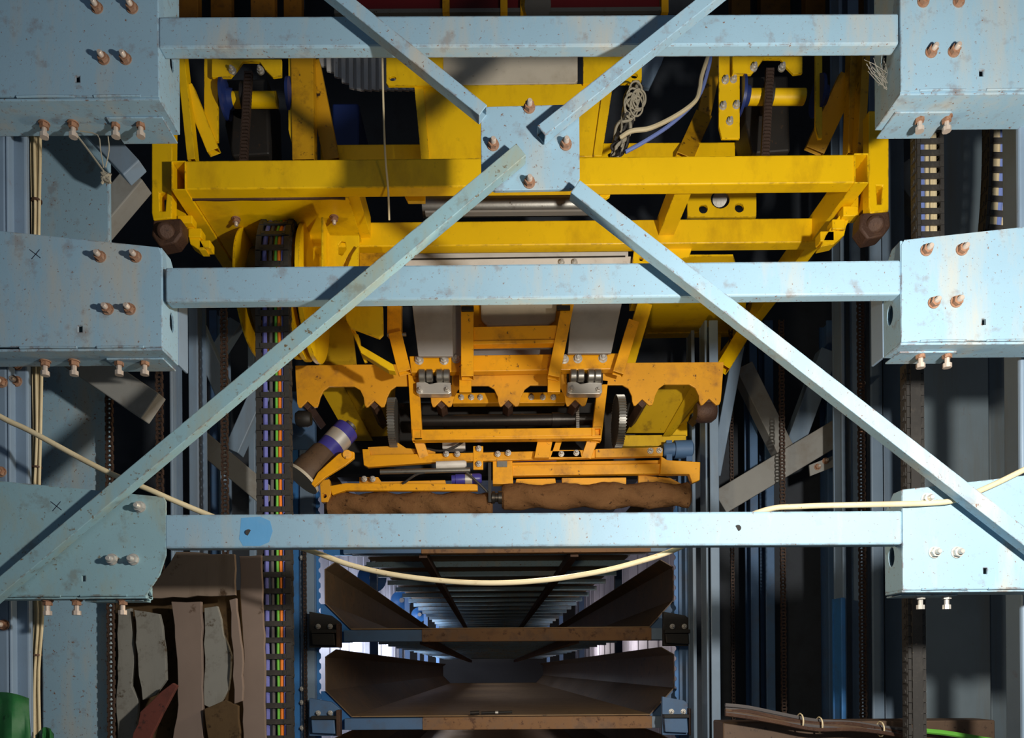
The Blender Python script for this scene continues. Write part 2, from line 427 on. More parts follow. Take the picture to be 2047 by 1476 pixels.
pp = [(482, 1036), (520, 1033), (540, 1042), (545, 1062), (538, 1084), (520, 1092), (486, 1092), (478, 1078), (480, 1060)]
MB().plate([(a, b) for a, b in pp], YF - .0004, .0006).build('paint_patch', 'freshblue', lowbeam)['label'] = 'fresh bright blue paint patch'
def bracket(lab, side, front, hole, y_bot, sx, depth, bolts, fl_bolts, mat='blue', bmat=None, back=None, x_fl=(None, None), fl_mat=None, ztop=None):
    """steel box bracket: front plate, side plate towards the shaft, bottom flange, inner back plate, bolts"""
    bmat = bmat or BOLT_RUST
    fl_mat = fl_mat or BOLT_HANG
    xs = sum(a for a, b in front) / len(front)
    zb = P(sx, y_bot, YF).z
    base = P(xs, y_bot, YF); base.z = zb
    t = thing('box_bracket', base, lab, 'bracket', 'box brackets bolted to the columns')
    MB().plate(front, YF, 0.008, [rect(hole[0] - 4, hole[1] - 6, hole[0] + 4, hole[1] + 6)]).build('front_plate', mat, t, 0.0025)
    xw = P(sx, y_bot, YF).x
    ztp = P(sx, front[0][1] if ztop is None else ztop, YF).z
    s = 1 if side == 'L' else -1
    # side plate with clipped upper corner
    m = MB()
    ys0, ys1 = YF + 0.003, YF + depth
    hl = [(xw, YF + depth * 0.62 + 0.016 * math.cos(a * math.pi / 7), zb + (ztp - zb) * 0.36 + 0.03 * math.sin(a * math.pi / 7)) for a in range(14)]
    m.poly([(xw, ys0, zb), (xw, ys1, zb), (xw, ys1, ztp - 0.05), (xw, ys1 - 0.05, ztp), (xw, ys0, ztp)], (-s * 0.008, 0, 0), [hl])
    m.build('side_plate', mat, t, 0.002)
    xo = P(-188 if side == 'L' else 2250, y_bot, YF).x
    if x_fl[0] is not None:
        xo = P(x_fl[0], y_bot, YF).x
    m = MB().box((xo, YF + 0.004, zb - 0.007), (xw, YF + depth, zb + 0.001))
    m.build('bottom_flange', mat, t, 0.002)
    m = MB()
    xm, xe = P(sx - s * 130, y_bot, YF).x, xw
    m.box((xm, YF + depth * .45, zb - 0.0075), (xe - s * 0.02, YF + depth + 0.03, zb - 0.013))
    m.build('slotted_tab', mat, t, 0.002)
    xb_ = P(-188 if side == 'L' else 2250, y_bot, YF).x
    MB().box((xb_, YF + depth - .006, zb), (xw - s * .008, YF + depth, ztp - .03)).build('back_sheet', mat, t)
    # weld beads along the lower edge
    wb = MB()
    for a, b in ((0.12, 0.42), (0.55, 0.92)):
        x0, x1 = xw - s * a * 0.46, xw - s * b * 0.46
        wb.tube([(x0, YF - 0.0005, zb + 0.002), ((x0 + x1) / 2, YF - 0.001, zb + 0.003), (x1, YF - 0.0005, zb + 0.002)], 0.0035, 6)
    wb.build('weld_bead', mat, t)
    if back:
        MB().poly([(xw + s * 0.002, YF + depth, zb - 0.004), (xw + s * 0.002, YF + depth + 0.07, zb - 0.004), (xw + s * 0.002, YF + depth + 0.07, zb + back), (xw + s * 0.002, YF + depth, zb + back)], (-s * 0.008, 0, 0)).build('rear_plate', 'bluegrey', t, 0.002)
    for b in bolts:
        bolt_front(b[0], b[1], YF, t, bmat)
    for b in fl_bolts:
        bolt_down(b[0], b[1], YF + depth * 0.62, zb - 0.008, t, fl_mat)
    return t

def flx(px, depth):   # pixel on the bolt's own depth -> same pixel (bolts are placed by what is seen there)
    return px
left_top = bracket('upper left blue box bracket dusted with grime, beside the topmost crossbeam', 'L',
        [(316, -160), (-188, -160), (-188, 192), (318, 193), (316, 20)], (155, 158), 193, 318, 0.15,
        [(195, 17), (265, 17), (208, 119), (252, 119)], [(88, 215), (146, 215), (231, 216), (281, 216)], ztop=-140)
left_mid = bracket('middle left blue box bracket with a pen mark and rusty bolts', 'L',
        [(318, 494), (0, 461), (-188, 441), (-188, 693), (324, 695), (324, 512)], (160, 658), 695, 324, 0.115,
        [(201, 514), (272, 514), (216, 619), (260, 619)], [(90, 707), (148, 707), (238, 708), (289, 708)], back=0.25)
left_low = bracket('lower left blue-green box bracket, heavily speckled, where the long brace ends', 'L',
        [(326, 994), (155, 977), (0, 962), (-188, 942), (-188, 1192), (290, 1192), (318, 1150), (331, 1110), (331, 1003)], (167, 1157), 1192, 291, 0.05,
        [(280, 1014), (225, 1119), (267, 1119)], [(95, 1196), (153, 1196), (245, 1197)], 'blue_green', BOLT_ZINC, ztop=1160)
right_top = bracket('upper right clean blue box bracket with a cobweb on its side', 'R',
        [(1799, -160), (2250, -160), (2250, 178), (1801, 183)], (1962, 146), 183, 1801, 0.15,
        [(1845, 4), (1916, 4), (1861, 105), (1906, 104)], [(1838, 205), (1892, 205)], ztop=-140)
right_mid = bracket('middle right bright blue box bracket with orange rusty bolts', 'R',
        [(1808, 480), (2047, 454), (2250, 432), (2250, 676), (1802, 684), (1802, 490)], (1967, 644), 684, 1802, 0.1,
        [(1851, 501), (1922, 500), (1866, 606), (1911, 604)], [(1840, 695), (1893, 695)], back=0.22)
right_low = bracket('lower right brightly lit blue box bracket with zinc bolts under a cable', 'R',
        [(1804, 979), (1862, 973), (2047, 951), (2250, 929), (2250, 1175), (1805, 1180)], (1970, 1142), 1180, 1805, 0.1,
        [(1852, 998), (1867, 1105), (1912, 1105)], [(1840, 1186), (1892, 1186)], bmat=BOLT_ZINC, fl_mat=BOLT_HANG_ZINC)
# hand-drawn ink crosses on two left brackets
for (t, cx, cy) in ((left_mid, 70, 508), (left_low, 112, 1012)):
    m = MB()
    for (a, b, c, d) in ((-11, -9, 11, 8), (9, -9, -7, 10)):
        p, q = P(cx + a, cy + b, YF - 0.0004), P(cx + c, cy + d, YF - 0.0004)
        m.bar(p, q, 0.0022, 0.0012)
    m.build('pen_mark', 'ink', t)

# gusset plate and braces
YG = 2.165
g = thing('gusset_plate', P(1060, 378, YG), 'square pale blue gusset plate where the four diagonal braces meet', 'plate')
MB().plate([(974, 213), (1152, 208), (1158, 214), (1159, 356), (1149, 374), (1140, 378), (990, 381), (962, 370), (961, 228)], YG, 0.012).build('plate', 'blue', g, 0.002)
for b in ((1058, 216), (986, 291), (1131, 290), (1058, 366)):
    bolt_front(b[0], b[1], YG, g, BOLT_RUST)
def brace(name_lab, a, b, wd, ya, yb, mat='blue', dp=0.04):
    o = MB().bar(P(a[0], a[1], ya), P(b[0], b[1], yb), wd * 2.1 / F, dp, 0.004).build('diagonal_brace', mat, None, 0.0025)
    return tag(o, name_lab, 'brace', 'diagonal braces of the blue front frame')
brace('diagonal brace descending from the top edge to the upper left of the gusset plate', (380, -251), (966, 220), 26, 2.11, 2.125)
brace('diagonal brace with an open cut end on the upper right of the gusset plate', (1082, 261), (1724, -251), 26, 2.12, 2.11)
brace('long rust-flecked brace from the gusset plate down to the lower left bracket', (1042, 298), (-70, 1230), 31, 2.12, 2.156, 'blue_green')
brace('long clean brace from the gusset plate down to the lower right bracket', (1150, 372), (2170, 1167), 31, 2.12, 2.135)

# beige cable drooping along the lowest beam
pts = [(-300, 640, 2.225), (-150, 745, 2.225), (0, 833, 2.225), (60, 862, 2.225), (200, 937, 2.225), (300, 980, 2.228), (345, 1000, 2.24), (420, 1031, 2.27), (520, 1070, 2.28), (625, 1103, 2.28), (700, 1130, 2.28), (790, 1150, 2.28), (900, 1163, 2.28),
       (1000, 1166, 2.28), (1100, 1159, 2.28), (1200, 1143, 2.28), (1275, 1124, 2.28), (1345, 1101, 2.28), (1430, 1060, 2.27), (1530, 1020, 2.24), (1600, 1013, 2.22), (1700, 1010, 2.19), (1800, 1008, 2.186), (1860, 1006, 2.19), (1910, 1000, 2.19), (1980, 972, 2.19), (2050, 938, 2.19), (2110, 908, 2.19), (2300, 800, 2.2)]
tag(MB().tube([P(*p) for p in pts], 0.0085, 10, 5).build('beige_cable', 'beige', None, 0, True), 'long beige cable sagging behind the lowest crossbeam from bracket to bracket', 'cable')

# ------------------------------------------------------------------ left and right columns, panels
def column(lab, polys, mat, group=None):
    """polys: (x0, x1, Y0, Y1) strips in pixels at their own depth, floor to roof"""
    t = None
    for i, (x0, x1, Y0, Y1) in enumerate(polys):
        a, b = P(x0, 900, Y0).x, P(x1, 900, Y0).x
        if t is None:
            t = thing('steel_column', ((a + b) / 2, Y0, 0.0), lab, 'column', group)
        MB().box((a, Y0, 0), (b, Y1, 5.6)).build('flange' if i == 0 else 'web', mat if isinstance(mat, str) else mat[i], t, 0.006)
    return t
lc = column('pale blue folded steel column at the left edge with rusty bolts on its face', [(-190, 14, 2.36, 2.375), (14, 20, 2.36, 2.40), (20, 56, 2.39, 2.405), (52, 56, 2.405, 2.425)], 'bluegrey')
for b in ((5, 715), (35, 730), (4, 765), (34, 763), (2, 944), (8, 1250)):
    bolt_front(b[0], b[1], 2.39 if b[0] > 14 else 2.36, lc, BOLT_RUST)
column('wide blue-grey steel column behind the beige cable bundle', [(80, 222, 2.72, 2.74), (84, 90, 2.74, 3.0)], 'blue')
column('pale steel column at the right edge between the box brackets', [(2042, 2075, 2.34, 2.36), (2068, 2074, 2.36, 2.5)], 'bluegrey')
column('broad rust-streaked steel column behind the lower right bracket', [(1846, 1978, 3.35, 3.37), (1972, 1978, 3.37, 3.75), (1978, 2010, 3.75, 3.77)], 'greysteel')
column('narrow blue-grey steel column beside the right-hand chain', [(1742, 1768, 3.8, 3.82), (1762, 1768, 3.8, 3.95), (1766, 1812, 3.95, 3.97)], 'bluegrey')

# beige cable bundle on the left
t = thing('cable_bundle', (P(70, 900, 2.46).x, 2.46, 0.3), 'bundle of beige cables tied together, hanging down beside the left column', 'cables')
for k, (x, dy) in enumerate(((64, 0.0), (69, -0.008), (74, 0.0), (79, -0.006))):
    pp = []
    for j in range(15):
        y = -40 + j * 115
        wob = 1.5 * math.sin(j * 1.7 + k) + (3 if 5 < j < 9 else (6 if j > 10 and j < 12 else 0))
        pp.append(P(x + wob, y, 2.46 + dy))
    MB().tube(pp, 0.0046, 8, 3).build('cable', 'beige', t, 0, True)
for y in (402, 640, 935, 1310):
    c = P(73, y, 2.458)
    MB().lathe(c - Vector((0, 0, .003)), c + Vector((0, 0, .003)), [(0, .0172), (.006, .0172)], 14).build('cable_tie', 'rustdark', t)

# lattice members between the columns
def lattice(lab, a, b, wpx, Y, mat, dp=0.09, Yb=None):
    o = MB().bar(P(a[0], a[1], Y), P(b[0], b[1], Yb or Y), wpx * Y / F, dp).build('lattice_bar', mat, None, 0.004)
    return tag(o, lab, 'lattice bar', 'lattice bars of the side masts')
def bolt_plate(lab, pts, Yq, bl):
    t = thing('bolt_plate', P(pts[2][0], pts[2][1], Yq), lab, 'plate', 'bolted joint plates of the masts')
    MB().plate(pts, Yq, .012).build('plate', 'greybar', t, .002)
    for b in bl: bolt_front(b[0], b[1], Yq, t, BOLT_RUST)
bolt_plate('small bolted joint plate under the long grey lattice bar on the left', [(382, 922), (412, 936), (410, 956), (380, 944)], 3.32, ((394, 934), (404, 945)))
bolt_plate('dark bolted joint plate under the long lattice bar on the right', [(1618, 930), (1664, 912), (1666, 934), (1620, 952)], 3.98, ((1634, 934), (1650, 922)))
lattice('thin dark blue lattice bar bolted under the upper left bracket', (160, 225), (262, 335), 44, 2.5, 'bluegrey', 0.06)
lattice('dusty lattice bar rising to the right above the middle left bracket', (120, 520), (268, 345), 44, 2.75, 'greybar', 0.08)
lattice('broad grey lattice bar descending from the middle left bracket to a square end', (120, 690), (300, 812), 62, 2.55, 'greybar', 0.06)
lattice('steep blue-grey lattice bar above the left chain, right of the rail', (384, 640), (452, 800), 34, 3.3, 'bluegrey', 0.08)
lattice('long grey lattice bar crossing behind the left chain above the lowest beam', (378, 862), (530, 990), 42, 3.35, 'greybar', 0.09)
lattice('upright lattice bar leaning left beside the left energy chain', (520, 770), (462, 900), 30, 3.5, 'bluegrey', 0.08)
lattice('short lattice bar leaning left high behind the middle left bracket', (470, 640), (420, 720), 26, 3.6, 'bluegrey', 0.06)
lattice('long brown-grey lattice bar rising from the yellow rollers to the right column', (1440, 1004), (1990, 675), 50, 4.0, 'greybar', 0.09)
lattice('lattice bar leaning right into the join left of the right-hand chain', (1488, 730), (1574, 905), 36, 4.1, 'greybar', 0.09)
lattice('lattice bar leaning left out of the join beside the right-hand chain', (1660, 700), (1584, 905), 36, 4.12, 'bluegrey', 0.09)
lattice('short grey lattice bar behind the right energy chains', (1800, 330), (1905, 470), 46, 4.0, 'greybar', 0.09)
lattice('slim blue lattice bar at the far right between rails, beyond the roller end', (1478, 690), (1430, 950), 22, 3.9, 'bluegrey', 0.06)

# vertical guide rails
def rail(lab, x0, x1, Y, y0=None, mat='bluegrey', lip=True):
    a, b = P(x0, 1000, Y).x, P(x1, 1000, Y).x
    t = thing('guide_rail', ((a + b) / 2, Y, 0), lab, 'rail', 'upright guide rails of the masts')
    zt = 5.4 if y0 is None else P(x0, y0, Y).z
    MB().box((a, Y, 0), (b, Y + 0.012, zt)).build('flange', mat, t, 0.004)
    MB().box(((a + b) / 2 - 0.006, Y + 0.012, 0), ((a + b) / 2 + 0.006, Y + 0.09, zt)).build('web', mat, t)
    if lip:
        MB().box((a, Y + 0.09, 0), (b, Y + 0.1, zt)).build('rear_flange', mat, t)
    return t
rail('blue guide rail left of the long left lattice bar', 378, 397, 3.1, 560)
rail('slim blue guide rail right beside the first left chain', 340, 346, 3.05, 560)
rail('thin bright blue rail left of the right-hand chain', 1684, 1691, 3.7)
prail = rail('wide pale blue rail touching the right-hand chain', 1702, 1724, 3.75)
for by in (770, 862, 1453):
    bolt_front(1722, by, 3.75, prail, BOLT_RUST)
rail('bright blue painted rail standing low beside the pale right rail', 1680, 1689, 3.66, 1195, 'deepblue')
rail('pale rail directly right of the tray stack', 1384, 1391, 4.0, 660)
rail('second narrow rail right of the tray stack', 1411, 1417, 3.85, 640, 'bluegrey')
rail('third broad rail right of the tray stack', 1420, 1438, 3.8, 640, 'bluegrey')
rail('dim rail between the two right-hand roller chains', 1500, 1516, 4.25, 640, 'midblue')
rail('dim blue rail right of the middle roller chain', 1530, 1548, 4.3, 640, 'midblue')
rail('dark blue rail set behind the bright right rail', 1655, 1676, 4.2, 640, 'midblue')
rail('blue rail just left of the left energy chain', 497, 510, 3.7, 620)
rail('slim rail behind the second left chain', 440, 450, 3.75, 620)
rail('blue rail at the back of the left mast', 420, 436, 4.1, 620, 'midblue')

# roller chains
def roller_chain(lab, px, Y, y0, y1, wpx=11, top=None):
    m = MB()
    a, b = P(px, y1, Y), P(px, y0, Y)
    pitch = 0.017
    n = int((b.z - a.z) / pitch)
    wd = wpx * Y / F
    for i in range(n):
        z = a.z + i * pitch
        k = 0.5 if i % 2 else 0.38
        for s in (-1, 1):
            x = a.x + s * wd * k
            m.box((x - .002, Y - .007, z - .001), (x + .002, Y + .007, z + pitch * 1.15))
        m.box((a.x - wd * .5, Y - .004, z + .003), (a.x + wd * .5, Y + .004, z + .011))
    o = m.build('roller_chain', 'chain')
    return tag(o, lab, 'chain', 'rusty roller chains of the hoist')
roller_chain('short rusty roller chain hanging between two brackets at the far left', 231, 2.68, 690, 2560, 12)
roller_chain('rusty roller chain left of the blue guide rail', 331, 2.9, 690, 2500, 12)
roller_chain('rusty roller chain crossing the long grey lattice bar', 461, 3.0, 600, 2500, 12)
roller_chain('thin rusty roller chain nearest the roller ends on the right', 1471, 4.05, 660, 2100, 6)
roller_chain('rusty roller chain in front of the right lattice join', 1573, 3.9, 640, 2200, 9)
roller_chain('thick rusty roller chain against the pale right rail', 1733, 3.66, 560, 2400, 12)

# ------------------------------------------------------------------ energy chains
def energy_chain(lab, path, x0, x1, pitch, cables, open_frac=0.62, side_w=0.016):
    """path: (Y, z) polyline from top to bottom, x0/x1: world extent at each end"""
    t = thing('energy_chain', ((x0 + x1) / 2, path[-1][0], path[-1][1]), lab, 'cable chain', 'black energy chains')
    # resample
    ds = [0]
    for i in range(1, len(path)):
        ds.append(ds[-1] + math.dist(path[i], path[i - 1]))
    def at(s):
        for i in range(1, len(path)):
            if s <= ds[i] or i == len(path) - 1:
                k = (s - ds[i - 1]) / max(1e-6, ds[i] - ds[i - 1])
                return tuple(path[i - 1][j] + (path[i][j] - path[i - 1][j]) * k for j in range(len(path[0])))
    n = int(ds[-1] / pitch)
    cuts = [at(i * pitch) for i in range(n + 1)]
    hw = (x1 - x0) / 2
    offs = []
    me = None
    for i in range(n):
        p, q = cuts[i], cuts[i + 1]
        d = Vector((q[2] - p[2] if len(p) > 2 else 0, q[0] - p[0], q[1] - p[1]))
        L = d.length
        if me is None:
            m = MB()
            for s in (-1, 1):
                xa, xb = s * hw, s * (hw - side_w)
                m.box((xa, -0.022, 0.002), (xb, 0.022, pitch * 0.985))
                m.box((xa + s * 0.003, -0.015, -0.010), (xb, 0.015, pitch * 0.5))
                m.lathe((s * (hw - 0.002), 0, 0.0), (s * (hw + 0.006), 0, 0.0), [(0, .009), (.008, .009)], 10)
            m.box((-hw + side_w * .9, -0.024, pitch * 0.02), (hw - side_w * .9, -0.016, pitch * (1 - open_frac)))
            m.box((-hw + side_w * .9, -0.026, pitch * 0.10), (-hw + side_w * 1.5, -0.016, pitch * 0.9 * (1 - open_frac)))
            m.box((hw - side_w * 1.5, -0.026, pitch * 0.10), (hw - side_w * .9, -0.016, pitch * 0.9 * (1 - open_frac)))
            me = m.mesh('chain_link', M['black'])
        ang = math.atan2(-d.y, -d.z)            # rotation about X so that local -Z follows the path
        lean = math.asin(max(-1, min(1, d.x / L)))
        dirv = d.normalized()
        zl = -dirv
        xl = Vector((1, 0, 0)) - zl * zl.x
        xl.normalize()
        yl = zl.cross(xl)
        R = Matrix((xl, yl, zl)).transposed().to_4x4()
        offs.append(-yl)
        org = Vector((0.5 * (x0 + x1) + (q[2] if len(q) > 2 else 0), q[0], q[1]))
        part_copy('link', me, t, Matrix.Translation(org) @ R)
    for (fx, r, mt) in cables:
        pp = [Vector((x0 + (x1 - x0) * fx + (c[2] if len(c) > 2 else 0) + random.uniform(-.001, .001), c[0], c[1])) + offs[min(i, len(offs) - 1)] * (0.0155 - r) for i, c in enumerate(cuts)]
        MB().tube(pp, r, 8, 2).build('cable', mt, t, 0, True)
    return t

YC = 2.98
xa, xb = P(515, 800, YC).x, P(581, 800, YC).x
RC = 0.27                          # reel radius carried by the chain
zc = P(560, 588, YC + RC).z
path = [(YC + RC + RC * math.cos(a), zc + RC * math.sin(a)) for a in [math.pi * (0.35 + 0.65 * k / 9) for k in range(10)]]
path = path + [(YC + 0.0, zc - 0.2 * k) for k in range(1, 200) if zc - 0.2 * k > .02]
energy_chain('black energy chain with violet, green and orange cables running down from the yellow reel', path, xa, xb, 0.0655,
             [(0.25, .0095, 'purple'), (0.43, .0075, 'greycable'), (0.59, .0058, 'green'), (0.69, .0075, 'orangecable'), (0.79, .005, 'purple')], 0.66, 0.021)
YR = 2.75
z0, z1 = P(1850, 180, YR).z, P(1850, 520, YR).z
path = [(YR, z0 + (z1 - z0) * k / 8, 0.0) for k in range(9)]
energy_chain('straight black energy chain with beige cables above the middle right bracket', path, P(1827, 360, YR).x, P(1880, 360, YR).x, 0.043,
             [(0.26, .0085, 'bluecable'), (0.44, .0075, 'beige'), (0.6, .0055, 'beige'), (0.72, .0085, 'beige')], 0.55, 0.013)
z0, z1 = P(1990, 150, YR).z, P(1990, 520, YR).z
path = [(YR, z0 + (z1 - z0) * k / 10, -0.065 * max(0, k / 10 - 0.3) ** 2) for k in range(11)]
energy_chain('curving black energy chain with beige and blue cables at the far right', path, P(1971, 300, YR).x, P(2031, 300, YR).x, 0.054,
             [(0.26, .0095, 'beige'), (0.36, .007, 'beige'), (0.5, .0115, 'bluecable'), (0.68, .011, 'beige')], 0.62, 0.013)
YR2 = 2.85
path = [(YR2, P(1824, 730, YR2).z - 0.15 * k, 0.0) for k in range(60) if P(1824, 730, YR2).z - 0.15 * k > .01]
energy_chain('dusty empty energy chain running down beside the broad right column', path, P(1808, 1100, YR2).x, P(1843, 1100, YR2).x, 0.042, [], 0.6, 0.012)
ob = MB().boxp(1823, 700, 1843, 1500, YR2 - 0.03, YR2 - 0.026)
tag(ob.build('chain_guide', 'black'), 'flat dusty brown guide strip covering one side of the empty energy chain', 'strip')

# ------------------------------------------------------------------ yellow hoist carriage
Y1 = 2.85
car = thing('hoist_carriage', P(1040, 390, 3.3), 'large yellow steel hoist carriage seen from below behind the blue frame', 'machine')
def CP(name, mb, mat='yellow', bevel=0.003, parent=None, smooth=False, label=None):
    o = mb.build(name, mat, parent or car, bevel, smooth)
    if label: o['label'] = label
    return o
zb = P(1040, 377, Y1).z
# front tube and the two side tubes with open ends
CP('front_beam', MB().bar(P(370, 350, Y1), P(1710, 337, Y1), 57 * Y1 / F, 0.06), bevel=0.005)
def deep_tube(x0, y0, x1, y1, Ya, Yb, name='side_beam', mat='yellow', wall=0.005, parent=None):
    a, b = P(x0, (y0 + y1) / 2, Ya), P(x1, (y0 + y1) / 2, Ya)
    zt, zl = P((x0 + x1) / 2, y0, Ya).z, P((x0 + x1) / 2, y1, Ya).z
    m = MB()
    o = [(a.x, zl), (b.x, zl), (b.x, zt), (a.x, zt)]
    i = [(a.x + wall, zl + wall), (b.x - wall, zl + wall), (b.x - wall, zt - wall), (a.x + wall, zt - wall)]
    vs = [(p[0], Ya, p[1]) for p in o] + [(p[0], Yb, p[1]) for p in o] + [(p[0], Ya, p[1]) for p in i] + [(p[0], Yb, p[1]) for p in i]
    fs = []
    for k in range(4):
        j = (k + 1) % 4
        fs += [(k, j, 4 + j, 4 + k), (8 + j, 8 + k, 12 + k, 12 + j), (j, k, 8 + k, 8 + j), (4 + k, 4 + j, 12 + j, 12 + k)]
    m.add(vs, fs)
    return CP(name, m, mat, 0.002, parent)
deep_tube(342, 321, 371, 380, Y1 - 0.005, 4.3)
deep_tube(1708, 306, 1737, 366, Y1 - 0.005, 4.3)
# second and third cross tubes at the same level
CP('cross_tube', MB().bar(P(600, 470, 3.22), P(1640, 460, 3.22), 49 * 3.22 / F, 0.06), bevel=0.005)
deep_tube(688, 338, 716, 384, Y1 + 0.06, 3.22, 'longitudinal_tube')
deep_tube(1352, 332, 1386, 378, Y1 + 0.06, 3.9, 'longitudinal_tube')
# bottom plate on the left
m = MB()
ax, bx = P(374, 388, Y1).x, P(690, 388, Y1).x
m.poly([(ax, Y1 + 0.06, zb + 0.01), (bx, Y1 + 0.06, zb + 0.01), (bx, 3.6, zb + 0.01), (ax, 3.6, zb + 0.01)], (0, 0, 0.008))
CP('bottom_plate', m, 'yellow', 0)
for (sx, sy) in ((472, 433), (668, 431)):
    Yb_ = (zb + 0.01 - CAMZ) * F / (CY - sy)
    p = P(sx, sy, Yb_); p.z = zb + 0.009
    part_copy('bolt', BOLT_RUST, car, Matrix.Translation(p) @ DOWN)
CP('weld_seam', MB().tube([P(378 + k * 26, 399 - k * .25 + random.uniform(-.8, .8), Y1 + .062) for k in range(13)], .006, 6, 2), 'rustdark', 0)
# right rear deck plates
m = MB()
ax, bx = P(1392, 377, Y1).x, P(1706, 377, Y1).x
m.poly([(ax, 3.35, zb + .012), (bx - 0.3, 3.35, zb + .012), (bx - .1, 3.75, zb + .012), (bx, 4.1, zb + .012), (ax, 4.1, zb + .012)], (0, 0, .008))
CP('deck_plate', m, 'yellow', 0)
CP('rear_cross_tube', MB().bar(P(1290, 645, 4.1), P(1500, 641, 4.1), 46 * 4.1 / F, 0.06), bevel=0.004)
CP('rear_cross_tube', MB().bar(P(560, 648, 4.1), P(700, 647, 4.1), 46 * 4.1 / F, 0.06), bevel=0.004)
# inclined struts on the right below the middle beam
def strut(a, b, wpx, Ya, Yb, mat='yellow', name='strut', dp=0.05, hollow=0.004, parent=None):
    return CP(name, MB().bar(P(a[0], a[1], Ya), P(b[0], b[1], Yb), wpx * Ya / F, dp, hollow), mat, 0.002, parent)
strut((1290, 605), (1252, 735), 30, 3.75, 3.72)
strut((1530, 595), (1448, 730), 26, 4.0, 3.8)
strut((1432, 650), (1428, 730), 22, 4.12, 4.12)
strut((1500, 640), (1440, 725), 24, 4.15, 4.1)
# side end brackets with steps and rusty hooks
for side, xs in (('L', (303, 345)), ('R', (1737, 1777))):
    s = 1 if side == 'R' else -1
    x0, x1 = xs
    Yq = 2.9
    dz = -14 if side == 'R' else 0
    m = MB()
    m.plate([(x0, 235 + dz), (x1, 235 + dz), (x1 + (0 if side == 'R' else -2), 436 + dz), (x0 + 3, 440 + dz), (x0, 425 + dz)], Yq, 0.05,
            [[(x0 + 15, 385 + dz), (x1 - 12, 385 + dz), (x1 - 15, 422 + dz), (x0 + 17, 422 + dz)]])
    CP('end_bracket', m, 'yellow', 0.004)
    m = MB()
    hx = (x0 + x1) / 2 + (-8 if side == 'R' else 8)
    m.plate([(hx - 28, 440 + dz), (hx + 30, 436 + dz), (hx + 32, 466 + dz), (hx + 18, 485 + dz), (hx - 14, 492 + dz), (hx - 30, 470 + dz)], Yq + 0.005, 0.07)
    m.lathe(P(hx, 463 + dz, Yq - 0.01), P(hx, 463 + dz, Yq + 0.09), [(0, .03), (.01, .034), (.09, .034), (.1, .03)], 16)
    CP('rusty_roller', m, 'rustdark', 0.008, None, True)
    # stepped bracket
    m = MB()
    if side == 'R':
        m.plate([(1716, 372), (1719, 432), (1702, 432), (1692, 452), (1688, 470), (1668, 488), (1640, 494), (1650, 470), (1686, 420)], 3.0, 0.05)
        m.boxp(1686, 412, 1716, 432, 2.97, 3.02); m.boxp(1664, 438, 1690, 458, 2.99, 3.04); m.boxp(1640, 462, 1668, 482, 3.0, 3.05)
    else:
        m.plate([(352, 390), (349, 450), (366, 450), (376, 470), (380, 488), (398, 500), (412, 500), (400, 478), (370, 425)], 3.0, 0.05)
        m.boxp(354, 430, 384, 446, 2.97, 3.02); m.boxp(376, 456, 402, 474, 2.99, 3.04); m.boxp(398, 480, 420, 496, 3.0, 3.05)
    CP('stepped_bracket', m, 'yellow', 0.003)
# upper uprights
strut((358, 90), (382, 318), 16, 2.92, 2.92, name='upright')
strut((372, 170), (425, 300), 24, 2.94, 3.0, name='upright')
strut((603, 90), (606, 318), 44, 3.0, 3.0, 'yellowdirty', 'upright', 0.06)
strut((622, 120), (662, 318), 32, 3.05, 3.1, 'yellowdirty', 'upright', 0.05)
strut((1762, 250), (1738, 420), 26, 2.96, 2.96, name='upright')
strut((1712, 90), (1706, 305), 22, 3.1, 3.1, 'yellowdirty', 'upright')
strut((1733, 90), (1722, 305), 16, 3.05, 3.05, 'yellowdirty', 'upright')
strut((1700, 150), (1630, 300), 40, 3.15, 3.25, 'yellowdirty', 'upright')
strut((1408, 225), (1370, 310), 34, 3.35, 3.2, 'yellowdirty', 'upright')
strut((1436, 100), (1408, 230), 26, 3.35, 3.35, 'yellowdirty', 'upright')
CP('rear_beam', MB().bar(P(640, 305, 3.25), P(1470, 300, 3.25), 32 * 3.25 / F, 0.06), 'yellow', 0.004)
# tall rear posts seen above the topmost crossbeam
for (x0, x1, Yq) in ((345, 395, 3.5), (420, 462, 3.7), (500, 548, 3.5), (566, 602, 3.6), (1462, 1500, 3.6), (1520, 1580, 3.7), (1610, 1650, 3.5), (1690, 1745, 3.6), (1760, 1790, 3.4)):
    CP('rear_post', MB().boxp(x0, -240, x1, 90, Yq + .6, Yq + 0.66), 'shadedyellow', 0.004)
